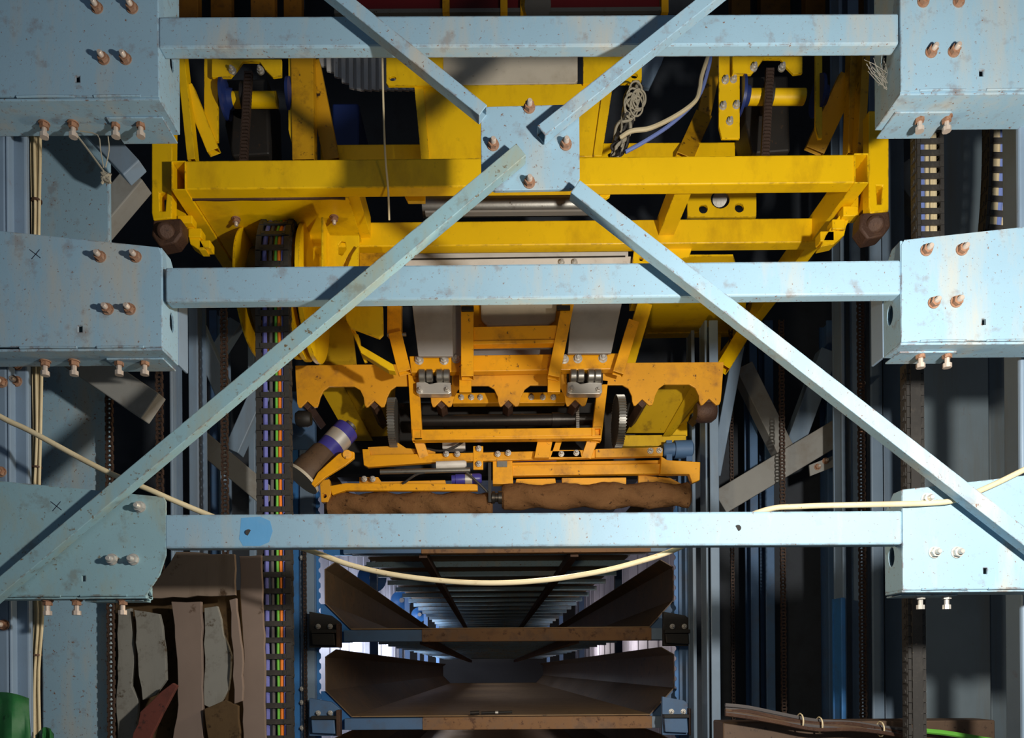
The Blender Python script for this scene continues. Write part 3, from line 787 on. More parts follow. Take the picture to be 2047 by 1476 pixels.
# pulley stations left and right
def pulley_station(x_in, x_out, y0, s):
    """s=-1 left, +1 right: carrier plates, bearings, shaft, chain and dark housing"""
    Yq = 2.98
    cx = (x_in + x_out) / 2
    CP('carrier_plate', MB().plate([(cx - 70, y0), (cx + 70, y0), (cx + 70, y0 + 34), (cx + 52, y0 + 36), (cx + 38, y0 + 22), (cx + 26, y0 + 5), (cx - 8, y0 + 5), (cx - 20, y0 + 22), (cx - 32, y0 + 36), (cx - 70, y0 + 36)], Yq, 0.012), 'yellow', 0.002)
    for b in (-28, 28):
        bolt_front(cx + b, y0 + 24, Yq, car, BOLT_SMALL)
    for b in (x_in, x_out):
        wl_, wr_ = (-20, 22) if b == x_in else (18, 32)
        if b == x_in and s < 0: wl_, wr_ = -20, 8
        CP('bearing_plate', MB().plate([(b + wl_, y0 - 4), (b + wr_, y0 - 4), (b + wr_, y0 + 165), (b + wl_ + 6, y0 + 165), (b + wl_, y0 + 140)], Yq + 0.03, 0.012), 'yellow', 0.002)
        o = CP('bearing', MB().lathe(P(b + 20, y0 + 80, Yq + .06), P(b + 40, y0 + 80, Yq + .06), [(0, .075), (.012, .075), (.02, .04), (.04, .036)], 20), 'navy', 0, None, True)
        for k in range(5 if b == x_in and s > 0 else 0):
            a = k * 1.25 + .3
            bolt_front(b + 1 + 14 * math.cos(a), y0 + 86 + 46 * math.sin(a), Yq + .03, car, BOLT_SMALL)
    CP('shaft_sleeve', MB().lathe(P(x_in + 22, y0 + 82, Yq + .06), P(x_out - 2, y0 + 82, Yq + .06), [(0, .03), (math.dist(P(x_in + 22, 0, Yq), P(x_out - 2, 0, Yq)), .03)], 20), 'yellow', 0, None, True)
    CP('sprocket', MB().lathe(P(cx - 8, y0 + 82, Yq + .06), P(cx + 8, y0 + 82, Yq + .06), [(0, .05), (.005, .062), (.025, .062), (.03, .05)], 18), 'dark', 0, None, True)
    m = MB()
    for k in range(26):
        q = P(cx + 4 - k * 0.4, y0 + 30 + k * 7, Yq + .0)
        m.box((q.x - .012, q.y - .01, q.z - .004), (q.x + .012, q.y + .01, q.z + .005))
        m.box((q.x - .016, q.y - .008, q.z - .009), (q.x - .012, q.y + .008, q.z + .007))
        m.box((q.x + .012, q.y - .008, q.z - .009), (q.x + .016, q.y + .008, q.z + .007))
    CP('drive_chain', m, 'chain', 0)
    CP('gear_housing', MB().plate([(cx - 42, y0 + 40), (cx + 42, y0 + 38), (cx + 46, y0 + 190), (cx - 30, y0 + 195), (cx - 44, y0 + 130)], Yq + .13, .2), 'dark', 0.01)
pulley_station(428, 558, 118, -1)
pulley_station(1457, 1612, 112, 1)
# big centre cover
cov = MB().plate([(828, 171), (1226, 167), (1203, 312), (842, 320)], 3.05, 0.01)
o = CP('centre_cover', cov, 'yellow', 0.003)
CP('cover_fold', MB().plate([(828, 171), (846, 171), (858, 318), (842, 320)], 3.04, 0.01), 'yellow', 0.002, o)
CP('cover_fold', MB().plate([(1206, 167), (1226, 167), (1203, 312), (1186, 312)], 3.04, 0.01), 'yellow', 0.002, o)
CP('ear_plate', MB().plate([(772, 60), (886, 60), (886, 171), (776, 171), (772, 166)], 3.03, 0.012, [circ(785, 157, 7, 12, 5)]), 'yellow', 0.002)
CP('ear_plate', MB().plate([(1166, 60), (1283, 60), (1283, 160), (1279, 166), (1166, 167)], 3.03, 0.012, [circ(1268, 152, 7, 12, 5)]), 'yellow', 0.002)
CP('cream_cover', MB().plate([(884, 60), (1155, 60), (1155, 160), (1150, 166), (884, 170)], 3.06, 0.02), 'cream', 0.004, label='dusty cream sheet cover')
# drum and dark hole behind the second beam
CP('drum', MB().cyl(P(845, 412, 3.4), P(1190, 408, 3.4), 0.048, 24), 'steel', 0, None, True)
CP('flat_bar', MB().boxp(850, 420, 1190, 424, 3.33, 3.36), 'zinc', 0)
m = MB().plate(rect(1374, 372, 1512, 434), 3.3, 0.012, [circ(1440, 398, 19, 20), circ(1406, 418, 9, 14), circ(1478, 416, 9, 14)])
CP('hole_plate', m, 'yellow', 0.002)
CP('spindle', MB().cyl(P(1440, 397, 3.34), P(1440, 397, 3.5), 0.034, 20), 'steel', 0, None, True)
CP('hanging_lug', MB().plate([(1198, 384), (1220, 384), (1220, 390), (1210, 397), (1200, 394)], 2.92, 0.02), 'yellow', 0.002)
CP('hanging_lug', MB().plate([(808, 388), (850, 388), (850, 402), (815, 402)], 2.95, 0.02), 'yellow', 0.002)
# white slide rails under the second beam
o = CP('slide_rail', MB().plate([(812, 507), (1256, 501), (1256, 516), (812, 522)], 3.3, 0.03), 'white', 0.002, label='white slide rail')
CP('slide_rail', MB().plate([(810, 519), (1262, 513), (1262, 560), (810, 566)], 3.27, 0.03), 'white', 0.002, label='white slide rail')
CP('slot_shade', MB().plate([(818, 517), (1250, 511), (1250, 514), (818, 520)], 3.268, 0.03), 'dark', 0)  # dark strip drawing the shade in the gap between the rails
for b in (1122, 1148):
    bolt_front(b, 526, 3.27, car, BOLT_SMALL)
CP('corner_lug', MB().plate([(1268, 498), (1308, 497), (1304, 528), (1264, 528)], 3.24, 0.02, [circ(1282, 518, 4)]), 'yellow', 0.002)
CP('corner_lug', MB().plate([(1318, 497), (1384, 494), (1378, 514), (1358, 518), (1322, 512)], 3.26, 0.02), 'yellow', 0.002)
# bracket beside the reel
m = MB().plate([(642, 434), (660, 470), (718, 470), (716, 560), (643, 560)], 3.0, 0.012, [[(676, 490), (682, 482), (690, 484), (692, 500), (684, 512), (676, 508)], [(686, 530), (694, 514), (694, 524), (688, 540)]])
CP('reel_bracket', m, 'yellow', 0.002)
CP('bracket_cheek', MB().plate([(642, 434), (646, 434), (646, 560), (642, 560)], 2.92, 0.1), 'yellow', 0.002)
CP('bracket_rib', MB().plate([(704, 508), (716, 490), (716, 540), (690, 545)], 2.97, 0.02), 'yellow', 0.002)
CP('pale_block', MB().plate(rect(718, 505, 770, 540), 3.2, 0.05), 'yellowdirty', 0.003)

# cable reel
zc2 = P(600, 590, 3.25)
reel = thing('cable_reel', P(600, 720, 3.25), 'yellow flanged cable reel beside the energy chain, left of the machine', 'reel')
for (x, r, wd) in ((505, .262, .012), (580, .262, .021), (599, .272, .022), (621, .28, .024)):
    p = P(x, 591, 3.26)
    MB().lathe(p, p + Vector((1, 0, 0)), [(0, r - .004), (.003, r), (wd - .003, r), (wd, r - .004)], 56).build('flange', 'yellow', reel, 0, True)
p = P(575, 591, 3.26)
MB().lathe(p, p + Vector((1, 0, 0)), [(-.12, .19), (.09, .19)], 40).build('hub', 'dark', reel, 0, True)
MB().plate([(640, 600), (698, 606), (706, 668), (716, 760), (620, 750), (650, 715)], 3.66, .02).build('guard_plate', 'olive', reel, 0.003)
m = MB().plate([(690, 612), (765, 612), (766, 668), (758, 676), (716, 660), (700, 655), (692, 640)], 3.2, 0.02)
m.plate([(705, 665), (716, 668), (720, 690), (785, 728), (790, 742), (776, 740), (722, 706)], 3.25, 0.05)
m.plate([(700, 655), (706, 650), (734, 722), (728, 724)], 3.3, .02)
m.build('guide_plate', 'yellow', reel, 0.003)

# ------------------------------------------------------------------ picking head (lower amber assembly)
YH = 3.62
head = thing('picking_head', P(1020, 960, 3.8), 'amber yellow machine head with notched plate above two soil-caked rollers', 'machine')
def HP(name, mb, mat='orange', bevel=0.002, parent=None, smooth=False, label=None):
    o = mb.build(name, mat, parent or head, bevel, smooth)
    if label: o['label'] = label
    return o
# notched plate outline
top = [(590, 731), (700, 729), (1000, 727), (1447, 724)]
teeth = [616, 750, 884, 1018, 1152, 1286, 1420]
low = []
for i, c in enumerate(teeth):
    dy = -5 * i / 6
    yb_ = 815 + dy
    L_, R_ = c - 22, c + 21
    low += [(L_, yb_ - 8), (L_ + 3, yb_), (c - 15, yb_), (c - 2, yb_ - 13), (c + 12, yb_), (R_ - 3, yb_ - 1), (R_, yb_ - 8)]
    if i < 6:
        n_ = teeth[i + 1] - 22
        yt = 773 - 5 * i / 6
        a = R_ + 1
        low += [(a + 2, yt + 22), (a + 9, yt + 8), (a + 20, yt), (n_ - 20, yt), (n_ - 8, yt + 7), (n_ - 1, yt + 22)]
outline = [(590, 731)] + [(591, 760)] + low + [(1443, 780), (1447, 724)] + list(reversed(top[1:3]))
HP('notched_plate', MB().plate(outline, YH, 0.012), 'amberdirty', 0.002)
for i, c in enumerate(teeth):
    q = P(c - 2, 809 - 5 * i / 6, YH + .014)
    e = 11 * YH / F
    HP('square_tube', MB().hexa([q + Vector(v) for v in ((-e, 0, 0), (0, 0, -e), (e, 0, 0), (0, 0, e))], [q + Vector(v) for v in ((-e, .3, 0), (0, .3, -e), (e, .3, 0), (0, .3, e))]), 'rustdark', .002)
# receding underside plates left and right behind the notches
def underplate(px4, ys, mat='olive', name='sloping_plate', t=0.01):
    pts3 = [P(a, b, y) for (a, b), y in zip(px4, ys)]
    n = (pts3[1] - pts3[0]).cross(pts3[2] - pts3[0]).normalized()
    return HP(name, MB().poly(pts3, n * t), mat, 0)
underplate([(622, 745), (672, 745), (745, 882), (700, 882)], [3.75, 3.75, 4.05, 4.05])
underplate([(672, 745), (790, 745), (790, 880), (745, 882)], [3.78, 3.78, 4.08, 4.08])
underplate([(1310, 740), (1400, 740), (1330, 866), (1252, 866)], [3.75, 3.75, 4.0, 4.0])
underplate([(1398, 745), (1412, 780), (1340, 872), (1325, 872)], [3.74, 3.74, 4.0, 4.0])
HP('rear_channel', MB().boxp(1245, 870, 1372, 892, 4.02, 4.06), 'yellow')
HP('rear_channel', MB().boxp(1340, 845, 1374, 872, 4.02, 4.06), 'yellow')
HP('side_bracket', MB().plate([(1366, 812), (1398, 800), (1392, 820), (1380, 828), (1376, 842), (1360, 846)], 3.95, .04), 'yellow')
HP('end_roller', MB().lathe(P(1390, 824, 3.68), P(1428, 822, 3.68), [(0, .04), (.02, .055), (.08, .055), (.1, .04)], 18), 'rustdark', 0, None, True)
HP('end_roller', MB().lathe(P(592, 838, 3.68), P(622, 838, 3.68), [(0, .03), (.015, .04), (.06, .04), (.075, .03)], 18), 'dark', 0, None, True)
# cabinet and H frame above the notched plate
HP('grey_panel', MB().plate([(818, 560), (905, 560), (905, 712), (836, 712)], 3.5, 0.02), 'grey', 0.003, label='grey sheet panel left of the frame')
HP('grey_panel', MB().plate([(896, 560), (925, 560), (925, 712), (896, 712)], 3.53, 0.02), 'grey', 0.003)
HP('grey_panel', MB().plate([(1148, 560), (1253, 560), (1222, 706), (1135, 706)], 3.5, 0.02), 'grey', 0.003, label='grey sheet panel right of the frame')
HP('grey_panel', MB().plate([(945, 682), (1105, 678), (1100, 714), (945, 714)], 3.6, 0.02), 'grey', 0.003)
HP('cream_panel', MB().plate([(958, 560), (1118, 560), (1110, 640), (1096, 649), (975, 652), (962, 640)], 3.56, 0.02), 'cream', 0.008, label='cream panel with rounded lower corners')
HP('frame_back', MB().plate([(940, 560), (1130, 560), (1122, 662), (944, 666)], 3.59, 0.01), 'orange', 0.002)
HP('frame_post', MB().bar(P(934, 596, 3.44), P(934, 752, 3.44), 25 * 3.44 / F, 0.05, 0.004))
HP('frame_post', MB().bar(P(1138, 594, 3.44), P(1107, 752, 3.44), 24 * 3.44 / F, 0.05, 0.004))
for pc in ((922, 612, 947, 621), (1113, 610, 1140, 619)):
    HP('end_shade_cap', MB().boxp(*pc, 3.425, 3.44), 'dark')  # solid dark caps; their colour stands in for shade inside open tubes
HP('frame_rail', MB().plate([(946, 654), (1128, 650), (1118, 680), (946, 684)], 3.47, 0.05), bevel=0.004)
HP('frame_lip', MB().plate([(946, 682), (1117, 679), (1116, 686), (946, 689)], 3.46, 0.05))
# bolted lower rail
o = HP('lower_rail', MB().plate([(818, 712), (1246, 706), (1246, 738), (822, 745)], 3.55, 0.05), bevel=0.004)
for b in ((838, 721), (888, 721), (912, 718), (1128, 719), (1155, 718), (1205, 717)):
    bolt_front(b[0], b[1], 3.55, head, BOLT_RAIL)
HP('hinge_arm', MB().bar(P(788, 560, 3.4), P(788, 668, 3.4), 28 * 3.4 / F, .05, .004))
HP('hinge_arm', MB().bar(P(789, 664, 3.38), P(808, 742, 3.38), 26 * 3.4 / F, .05, .004))
HP('hinge_pin', MB().cyl(P(774, 670, 3.39), P(812, 669, 3.39), .008, 12), 'steel', 0, None, True)
HP('link_arm', MB().bar(P(1268, 640, 3.5), P(1236, 745, 3.5), 22 * 3.5 / F, .04, .004))
HP('centre_latch', MB().plate([(918, 735), (942, 735), (942, 784), (918, 784)], 3.5, .03))
HP('centre_latch', MB().plate([(1095, 735), (1122, 735), (1120, 784), (1095, 784)], 3.5, .03))
# latch blocks with rollers
for cx in (867, 1169):
    lb = HP('latch_block', MB().plate([(cx - 35, 765), (cx - 20, 762), (cx - 8, 768), (cx + 10, 764), (cx + 34, 765), (cx + 35, 784), (cx + 30, 788), (cx - 30, 788), (cx - 35, 784)], 3.56, .05), 'zinc', 0.003)
    for dx in (-23, -8, 12, 26):
        HP('roller', MB().lathe(P(cx + dx - 7, 752, 3.56), P(cx + dx + 7, 752, 3.56), [(0, .026), (.005, .031), (.028, .031), (.033, .026)], 16), 'steel', 0, lb, True)
    for dx in (-27, 27):
        o = part_copy('bolt', BOLT_SMALL, lb, Matrix.Translation(P(cx + dx, 780, 3.56)) @ TOCAM)
    HP('latch_backing', MB().plate(rect(cx - 36, 742, cx + 36, 768), 3.605, .01), 'dark', 0)  # flat dark plate behind the rollers
# crossbar with connectors behind the cutouts
HP('inner_rail', MB().boxp(905, 785, 1130, 806, 3.75, 3.8), 'orange')
for b in (922, 942, 960, 1062, 1085, 1106):
    bolt_front(b, 795, 3.75, head, BOLT_SMALL)
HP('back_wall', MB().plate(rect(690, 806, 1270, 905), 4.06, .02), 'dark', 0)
# shaft, chain, gears
HP('drive_shaft', MB().lathe(P(845, 842, 3.78), P(1190, 838, 3.78), [(0, .03), (.66, .03), (.66, .036), (.70, .036), (.70, .031), (.88, .031)], 24), 'shaft', 0, None, True)
m = MB()
for k in range(13):
    a = 2 * math.pi * k / 26 + math.pi
    c = P(1153, 838, 3.78)
    q = c + Vector((0, math.cos(a) * 0 - 0.035 - 0.002, .055 - k * .0095))
    m.box((q.x - .008, q.y - .006, q.z - .003), (q.x + .008, q.y + .006, q.z + .003))
HP('drive_chain', m, 'zinc', 0)
for (x, y, r) in ((779, 846, .115), (1229, 843, .122)):
    c = P(x, y, 3.72)
    m = MB().lathe(c, c + Vector((1, 0, 0)), [(0, r * .9), (.003, r), (.035, r), (.038, r * .9)], 48)
    for k in range(54):
        a = 2 * math.pi * k / 54
        u = Vector((0, math.cos(a), math.sin(a)))
        v = Vector((0, -math.sin(a), math.cos(a)))
        q = c + u * r
        m.hexa([q + v * .004, q - v * .004, q - v * .004 + Vector((.038, 0, 0)), q + v * .004 + Vector((.038, 0, 0))],
               [q + v * .0025 + u * .006, q - v * .0025 + u * .006, q - v * .0025 + u * .006 + Vector((.038, 0, 0)), q + v * .0025 + u * .006 + Vector((.038, 0, 0))])
    HP('toothed_wheel', m, 'steel', 0)
# subframe
def open_post(a, b, wpx, Ya, Yb, parent=None):
    return HP('subframe_post', MB().bar(P(a[0], a[1], Ya), P(b[0], b[1], Yb), wpx * Ya / F, .045, .004))
open_post((826, 745), (834, 880), 21, 3.6, 3.6)
open_post((1206, 760), (1192, 880), 20, 3.62, 3.62)
HP('subframe_rail', MB().plate([(842, 859), (1190, 855), (1190, 871), (842, 876)], 3.6, .04), bevel=0.003)
HP('subframe_lip', MB().plate([(828, 875), (1202, 871), (1202, 876), (828, 880)], 3.6, .05))
deep_tube(824, 858, 843, 876, 3.595, 3.9, 'subframe_tube', 'orange', .004, head)
deep_tube(1183, 855, 1202, 872, 3.595, 3.9, 'subframe_tube', 'orange', .004, head)
HP('leg', MB().bar(P(836, 878, 3.66), P(848, 915, 3.7), 20 * 3.66 / F, .04))
HP('leg', MB().bar(P(1186, 876, 3.66), P(1172, 915, 3.7), 20 * 3.66 / F, .04))
HP('gusset_rib', MB().plate([(1075, 880), (1105, 880), (1098, 915), (1068, 915)], 3.66, .03))
HP('gusset_rib', MB().plate([(1112, 880), (1124, 880), (1118, 900), (1160, 900), (1164, 915), (1100, 915)], 3.7, .01))
# main bottom rails
HP('mounting_rail', MB().plate([(724, 898), (738, 898), (740, 910), (1325, 896), (1325, 912), (872, 924), (735, 934), (727, 930)], 3.7, .03), 'orange', .003)
HP('mounting_rail', MB().plate([(735, 894), (780, 892), (788, 880), (812, 896), (870, 900), (870, 912), (736, 914)], 3.73, .03), 'amberdirty', .003)
HP('mounting_rail', MB().plate([(1190, 898), (1322, 894), (1322, 912), (1190, 915)], 3.69, .02), 'amberdirty', .003)
HP('end_arm', MB().plate([(1322, 912), (1334, 920), (1400, 924), (1399, 960), (1384, 966), (1378, 948), (1320, 948)], 3.72, .04), 'orange', .003)
HP('lower_beam', MB().plate([(985, 932), (1012, 930), (1400, 926), (1398, 946), (985, 952)], 3.74, .04), 'orange', .004)
HP('lower_beam_lip', MB().plate([(985, 925), (1320, 920), (1320, 929), (985, 934)], 3.77, .03), 'orange', .003)
HP('pivot_block', MB().plate([(985, 915), (1024, 915), (1026, 968), (985, 968)], 3.72, .05), 'orange', .003)
HP('pivot_bolt', MB().plate(rect(993, 922, 1014, 934), 3.715, .01), 'steel', .002)
HP('scraper_plate', MB().plate([(1123, 956), (1252, 955), (1252, 968), (1124, 970)], 3.73, .02), 'orange', .002)
HP('scraper_plate', MB().plate([(1032, 958), (1110, 957), (1112, 970), (1030, 970)], 3.76, .02), 'orange', .002)
HP('scraper_plate', MB().plate([(1276, 950), (1340, 956), (1372, 972), (1276, 972)], 3.78, .02), 'amberdirty', .002)
HP('left_beam', MB().plate([(658, 972), (690, 966), (955, 968), (955, 981), (690, 981), (664, 990)], 3.68, .03), 'orange', .003)
HP('left_beam_top', MB().plate([(718, 954), (756, 954), (762, 963), (890, 960), (892, 970), (718, 970)], 3.71, .03), 'amberdirty', .003)
HP('end_cheek', MB().plate([(639, 962), (658, 958), (662, 985), (655, 1004), (642, 1004)], 3.68, .04, [circ(649, 992, 4)]), 'amberdirty', .002)
for b in ((728, 958), (745, 958), (892, 908), (914, 908), (995, 908), (1016, 906), (957, 928), (957, 897), (1122, 908), (1152, 906), (1300, 902), (1318, 901)):
    bolt_front(b[0], b[1], 3.685, head, BOLT_SMALL)
HP('lug_plate', MB().plate([(946, 892), (966, 892), (966, 939), (946, 939)], 3.695, .012), 'orange', .002)
# actuators and small motors
HP('actuator', MB().lathe(P(872, 930, 3.66), P(930, 928, 3.66), [(0, .018), (.14, .018), (.15, .012)], 16), 'white', 0, None, True, 'white actuator cylinder')
HP('push_rod', MB().cyl(P(760, 944, 3.66), P(940, 940, 3.66), .012, 14), 'steel', 0, None, True)
HP('small_motor', MB().lathe(P(903, 959, 3.7), P(962, 957, 3.7), [(0, .022), (.02, .022), (.02, .026), (.14, .026), (.15, .02)], 18), 'motorblue', 0, None, True, 'violet blue small motor')
HP('motor_cap', MB().lathe(P(930, 958, 3.698), P(944, 958, 3.698), [(0, .0265), (.035, .0265)], 18), 'zinc', 0, None, True)
HP('small_motor', MB().lathe(P(1034, 926, 3.8), P(1112, 924, 3.8), [(0, .02), (.2, .02)], 16), 'motorblue', 0, None, True)
HP('valve_block', MB().boxp(884, 884, 930, 897, 3.78, 3.84), 'white', .003)
for pp in ([(850, 897, 3.74), (880, 902, 3.72), (905, 896, 3.72), (925, 884, 3.74)], [(800, 972, 3.69), (830, 950, 3.66), (850, 945, 3.66)], [(930, 942, 3.66), (955, 965, 3.66), (975, 985, 3.68)]):
    HP('hose', MB().tube([P(*q) for q in pp], .006, 8), 'black', 0, None, True)
HP('side_motor', MB().lathe(P(1325, 900, 3.95), P(1386, 898, 3.95), [(0, .03), (.01, .036), (.06, .036), (.06, .048), (.15, .048), (.16, .03)], 18), 'midblue', 0, None, True, 'dull blue side motor')
for x in (1332, 1372):
    HP('rib_plate', MB().boxp(x, 880, x + 12, 922, 3.93, 3.99), 'midblue')
HP('belt', MB().boxp(976, 925, 982, 1004, 3.66, 3.68), 'dark', 0)
HP('pulley', MB().lathe(P(983, 995, 3.68), P(1003, 995, 3.68), [(0, .03), (.015, .03), (.018, .022), (.03, .022), (.033, .032), (.05, .032)], 18), 'shaft', 0, None, True)
# soil-caked rollers
def soil_roller(a, b, r, seed, Y):
    p, q = P(a[0], a[1], Y), P(b[0], b[1], Y)
    L = (q - p).length
    n, mm = 40, 90
    vs, fs = [], []
    for i in range(mm + 1):
        t = i / mm
        for k in range(n):
            an = 2 * math.pi * k / n
            ridge = 0.0075 * math.sin(an * 2 - t * 26)
            nn = noise.noise(Vector((t * L * 22 + seed, math.cos(an) * 1.6, math.sin(an) * 1.6))) * .006 + noise.noise(Vector((t * L * 60, math.cos(an) * 4 + seed, math.sin(an) * 4))) * .003
            rr = r + ridge + nn
            if i in (0, mm): rr *= 0.82
            vs.append(p + (q - p) * t + Vector((0, math.cos(an), math.sin(an))) * rr)
    for i in range(mm):
        for k in range(n):
            j = (k + 1) % n
            fs.append((i * n + k, i * n + j, (i + 1) * n + j, (i + 1) * n + k))
    fs += [tuple(range(n - 1, -1, -1)), tuple(range(mm * n, (mm + 1) * n))]
    return HP('soil_roller', MB().add(vs, fs), 'soil', 0, None, True, 'roller caked in brown soil')
soil_roller((655, 1010), (985, 1008), .058, 3, 3.74)
soil_roller((1003, 994), (1378, 990), .061, 8, 3.72)
# tilted geared motor on the left
mot = thing('geared_motor', P(600, 985, 3.6), 'tilted violet motor with silver band and soiled gearcase at the left end of the rollers', 'motor')
a, b = P(697, 856, 3.66), P(600, 962, 3.56)
L = (b - a).length
MB().lathe(a, b, [(0, .045), (.01, .061), (L * .50, .061)], 28).build('motor_barrel', 'motorblue', mot, 0, True)
MB().lathe(a + (b - a) * .16, b, [(0, .0622), (L * .16, .0622)], 28).build('silver_band', 'zinc', mot, 0, True)
MB().lathe(a + (b - a) * .47, b, [(0, .062), (L * .04, .07), (L * .22, .072), (L * .25, .078), (L * .47, .078)], 28).build('gearcase', 'ironcase', mot, 0, True)
MB().lathe(a + (b - a) * .94, b, [(0, .093), (.014, .093)], 32).build('end_flange', 'cream', mot, 0, True)
MB().lathe(a + (b - a) * 1.0, b, [(0, .08), (.04, .08), (.05, .066)], 28).build('end_cap', 'deepblue', mot, 0, True)
MB().lathe(a + (a - b) * .001, a + (a - b) * .1, [(0, .03), (.02, .03), (.025, .02)], 16).build('rear_cap', 'steel', mot, 0, True)
m = MB().plate([(622, 968), (636, 944), (676, 908), (694, 900), (708, 904), (708, 916), (690, 930), (650, 955), (628, 974)], 3.5, .02)
m.lathe(P(694, 909, 3.49), P(694, 909, 3.54), [(0, .022), (.05, .022)], 18)
m.build('torque_arm', 'orange', mot, 0.003)
MB().plate([(700, 862), (706, 872), (672, 905), (658, 912)], 3.74, .03).build('arm_stay', 'orange', mot, 0.002)

# ------------------------------------------------------------------ loose cables, cords and odd things near the carriage
m_ = thing('cable_tangle', P(1245, 320, 2.98), 'tangled grey and beige cord bundle hanging right of the centre cover', 'cables')
for k in range(16):
    pp = []
    for j in range(8):
        f = j / 7
        pp.append(P(1272 - 42 * f + random.uniform(-14, 14), 170 + 145 * f + random.uniform(-8, 8), 2.98 + random.uniform(-.03, .04)))
    MB().tube(pp, random.uniform(.004, .008), 6, 4).build('cord', random.choice(['twine', 'twine', 'black', 'dark']), m_, 0, True)
for k in range(9):
    c = (1268 + random.uniform(-10, 10), 195 + random.uniform(-22, 25))
    pp = [P(c[0] + 13 * math.cos(a * .8 + k), c[1] + 20 * math.sin(a * .8 + k), 2.95 + .01 * math.sin(a + k)) for a in range(9)]
    MB().tube(pp, .0035, 6, 4).build('cord', 'twine', m_, 0, True)
tag(MB().tube([P(*q) for q in [(1240, 275, 2.97), (1262, 262, 2.95), (1300, 256, 2.95), (1350, 232, 2.98), (1388, 204, 3.0), (1398, 180, 3.02), (1403, 150, 3.05), (1420, 100, 3.1)]], .009, 8, 5).build('beige_cable', 'beige', None, 0, True), 'curved beige cable sweeping up right from the tangled cords', 'cable')
tag(MB().tube([P(*q) for q in [(1250, 304, 2.97), (1290, 282, 2.97), (1345, 245, 3.0), (1395, 195, 3.03), (1415, 140, 3.07), (1425, 90, 3.1)]], .008, 8, 5).build('blue_cable', 'bluecable', None, 0, True), 'dull blue cable running below the curved beige cable', 'cable')
tag(MB().tube([P(*q) for q in [(764, 100, 2.78), (766, 200, 2.78), (770, 310, 2.78), (776, 380, 2.83), (778, 440, 2.9)]], .004, 6, 4).build('hanging_cord', 'beige', None, 0, True), 'thin beige cord hanging straight down in front of the yellow beam', 'cord')
# corrugated sheet
m = MB()
for k in range(14):
    x0 = 636 + k * 15
    yb_ = 178 - max(0, (700 - x0)) * .75
    if yb_ < 125: yb_ = 125
    m.plate([(x0, 40), (x0 + 9, 40), (x0 + 10, yb_ + 2), (x0 + 2, yb_)], 3.5, .01)
    m.plate([(x0 + 8, 40), (x0 + 16, 40), (x0 + 17, yb_ + 3), (x0 + 9, yb_ + 2)], 3.525, .01)
tag(m.build('corrugated_sheet', 'white'), 'pale corrugated sheet in the gap left of the centre cover', 'sheet')
tag(MB().plate([(1283, 60), (1345, 60), (1322, 128), (1298, 176), (1283, 174)], 3.8, .02).build('grey_flap', 'bluegrey'), 'dim blue-grey sheet flap right of the upper yellow ear plate', 'sheet')
tag(MB().boxp(664, 206, 718, 300, 3.6, 3.9).build('blue_drum', 'navy', None, .01), 'dark blue box in the shadow left of the centre cover', 'box')
t = thing('red_bin', P(990, 24, 4.0), 'dark red steel hopper above the topmost crossbeam', 'hopper')
MB().boxp(672, -120, 1318, 20, 4.0, 4.02).build('front_sheet', 'red', t)
MB().boxp(668, 16, 1322, 24, 3.97, 4.02).build('bottom_rim', 'steel', t)
for x in (884, 1000, 1040, 1322):
    MB().boxp(x, -120, x + 14, 24, 3.96, 4.0).build('stiffener', 'yellowdirty', t)
MB().lathe(P(1075, 10, 3.9), P(1075, 10, 3.99), [(0, .07), (.09, .07)], 20).build('outlet_pipe', 'dark', t, 0, True)
# twine knot and cobwebs
t = thing('twine_knot', P(212, 360, 2.3), 'knotted grey twine dangling below the upper left bracket', 'twine')
MB().tube([P(*q) for q in [(133, 245, 2.3), (165, 285, 2.3), (207, 342, 2.3)]], .003, 6, 3).build('strand', 'twine', t, 0, True)
MB().tube([P(*q) for q in [(160, 262, 2.3), (195, 270, 2.3), (201, 300, 2.3), (207, 335, 2.3)]], .0018, 6, 3).build('strand', 'twine', t, 0, True)
MB().tube([P(*q) for q in [(216, 272, 2.3), (218, 300, 2.3), (211, 335, 2.3)]], .0018, 6, 3).build('strand', 'twine', t, 0, True)
pp = [P(212 + 9 * math.cos(k * 1.9), 348 + k * .55 + 7 * math.sin(k * 2.3), 2.3 + .008 * math.sin(k)) for k in range(26)]
MB().tube(pp, .0042, 6, 3).build('knot', 'twine', t, 0, True)
m = MB()
for k in range(26):
    a = P(1765 + random.uniform(-10, 10), 158 + random.uniform(-12, 22), 2.27)
    b = P(1750 + random.uniform(-24, 22), 118 + random.uniform(-5, 30), 2.27 + random.uniform(-.03, .03))
    m.tube([a, (a + b) / 2 + Vector((random.uniform(-.01, .01), 0, random.uniform(-.01, .01))), b], .0006, 4, 2)
o = tag(m.build('cobweb', 'web'), 'dusty cobweb strands on the inner side of the upper right bracket', 'cobweb', None, 'stuff')

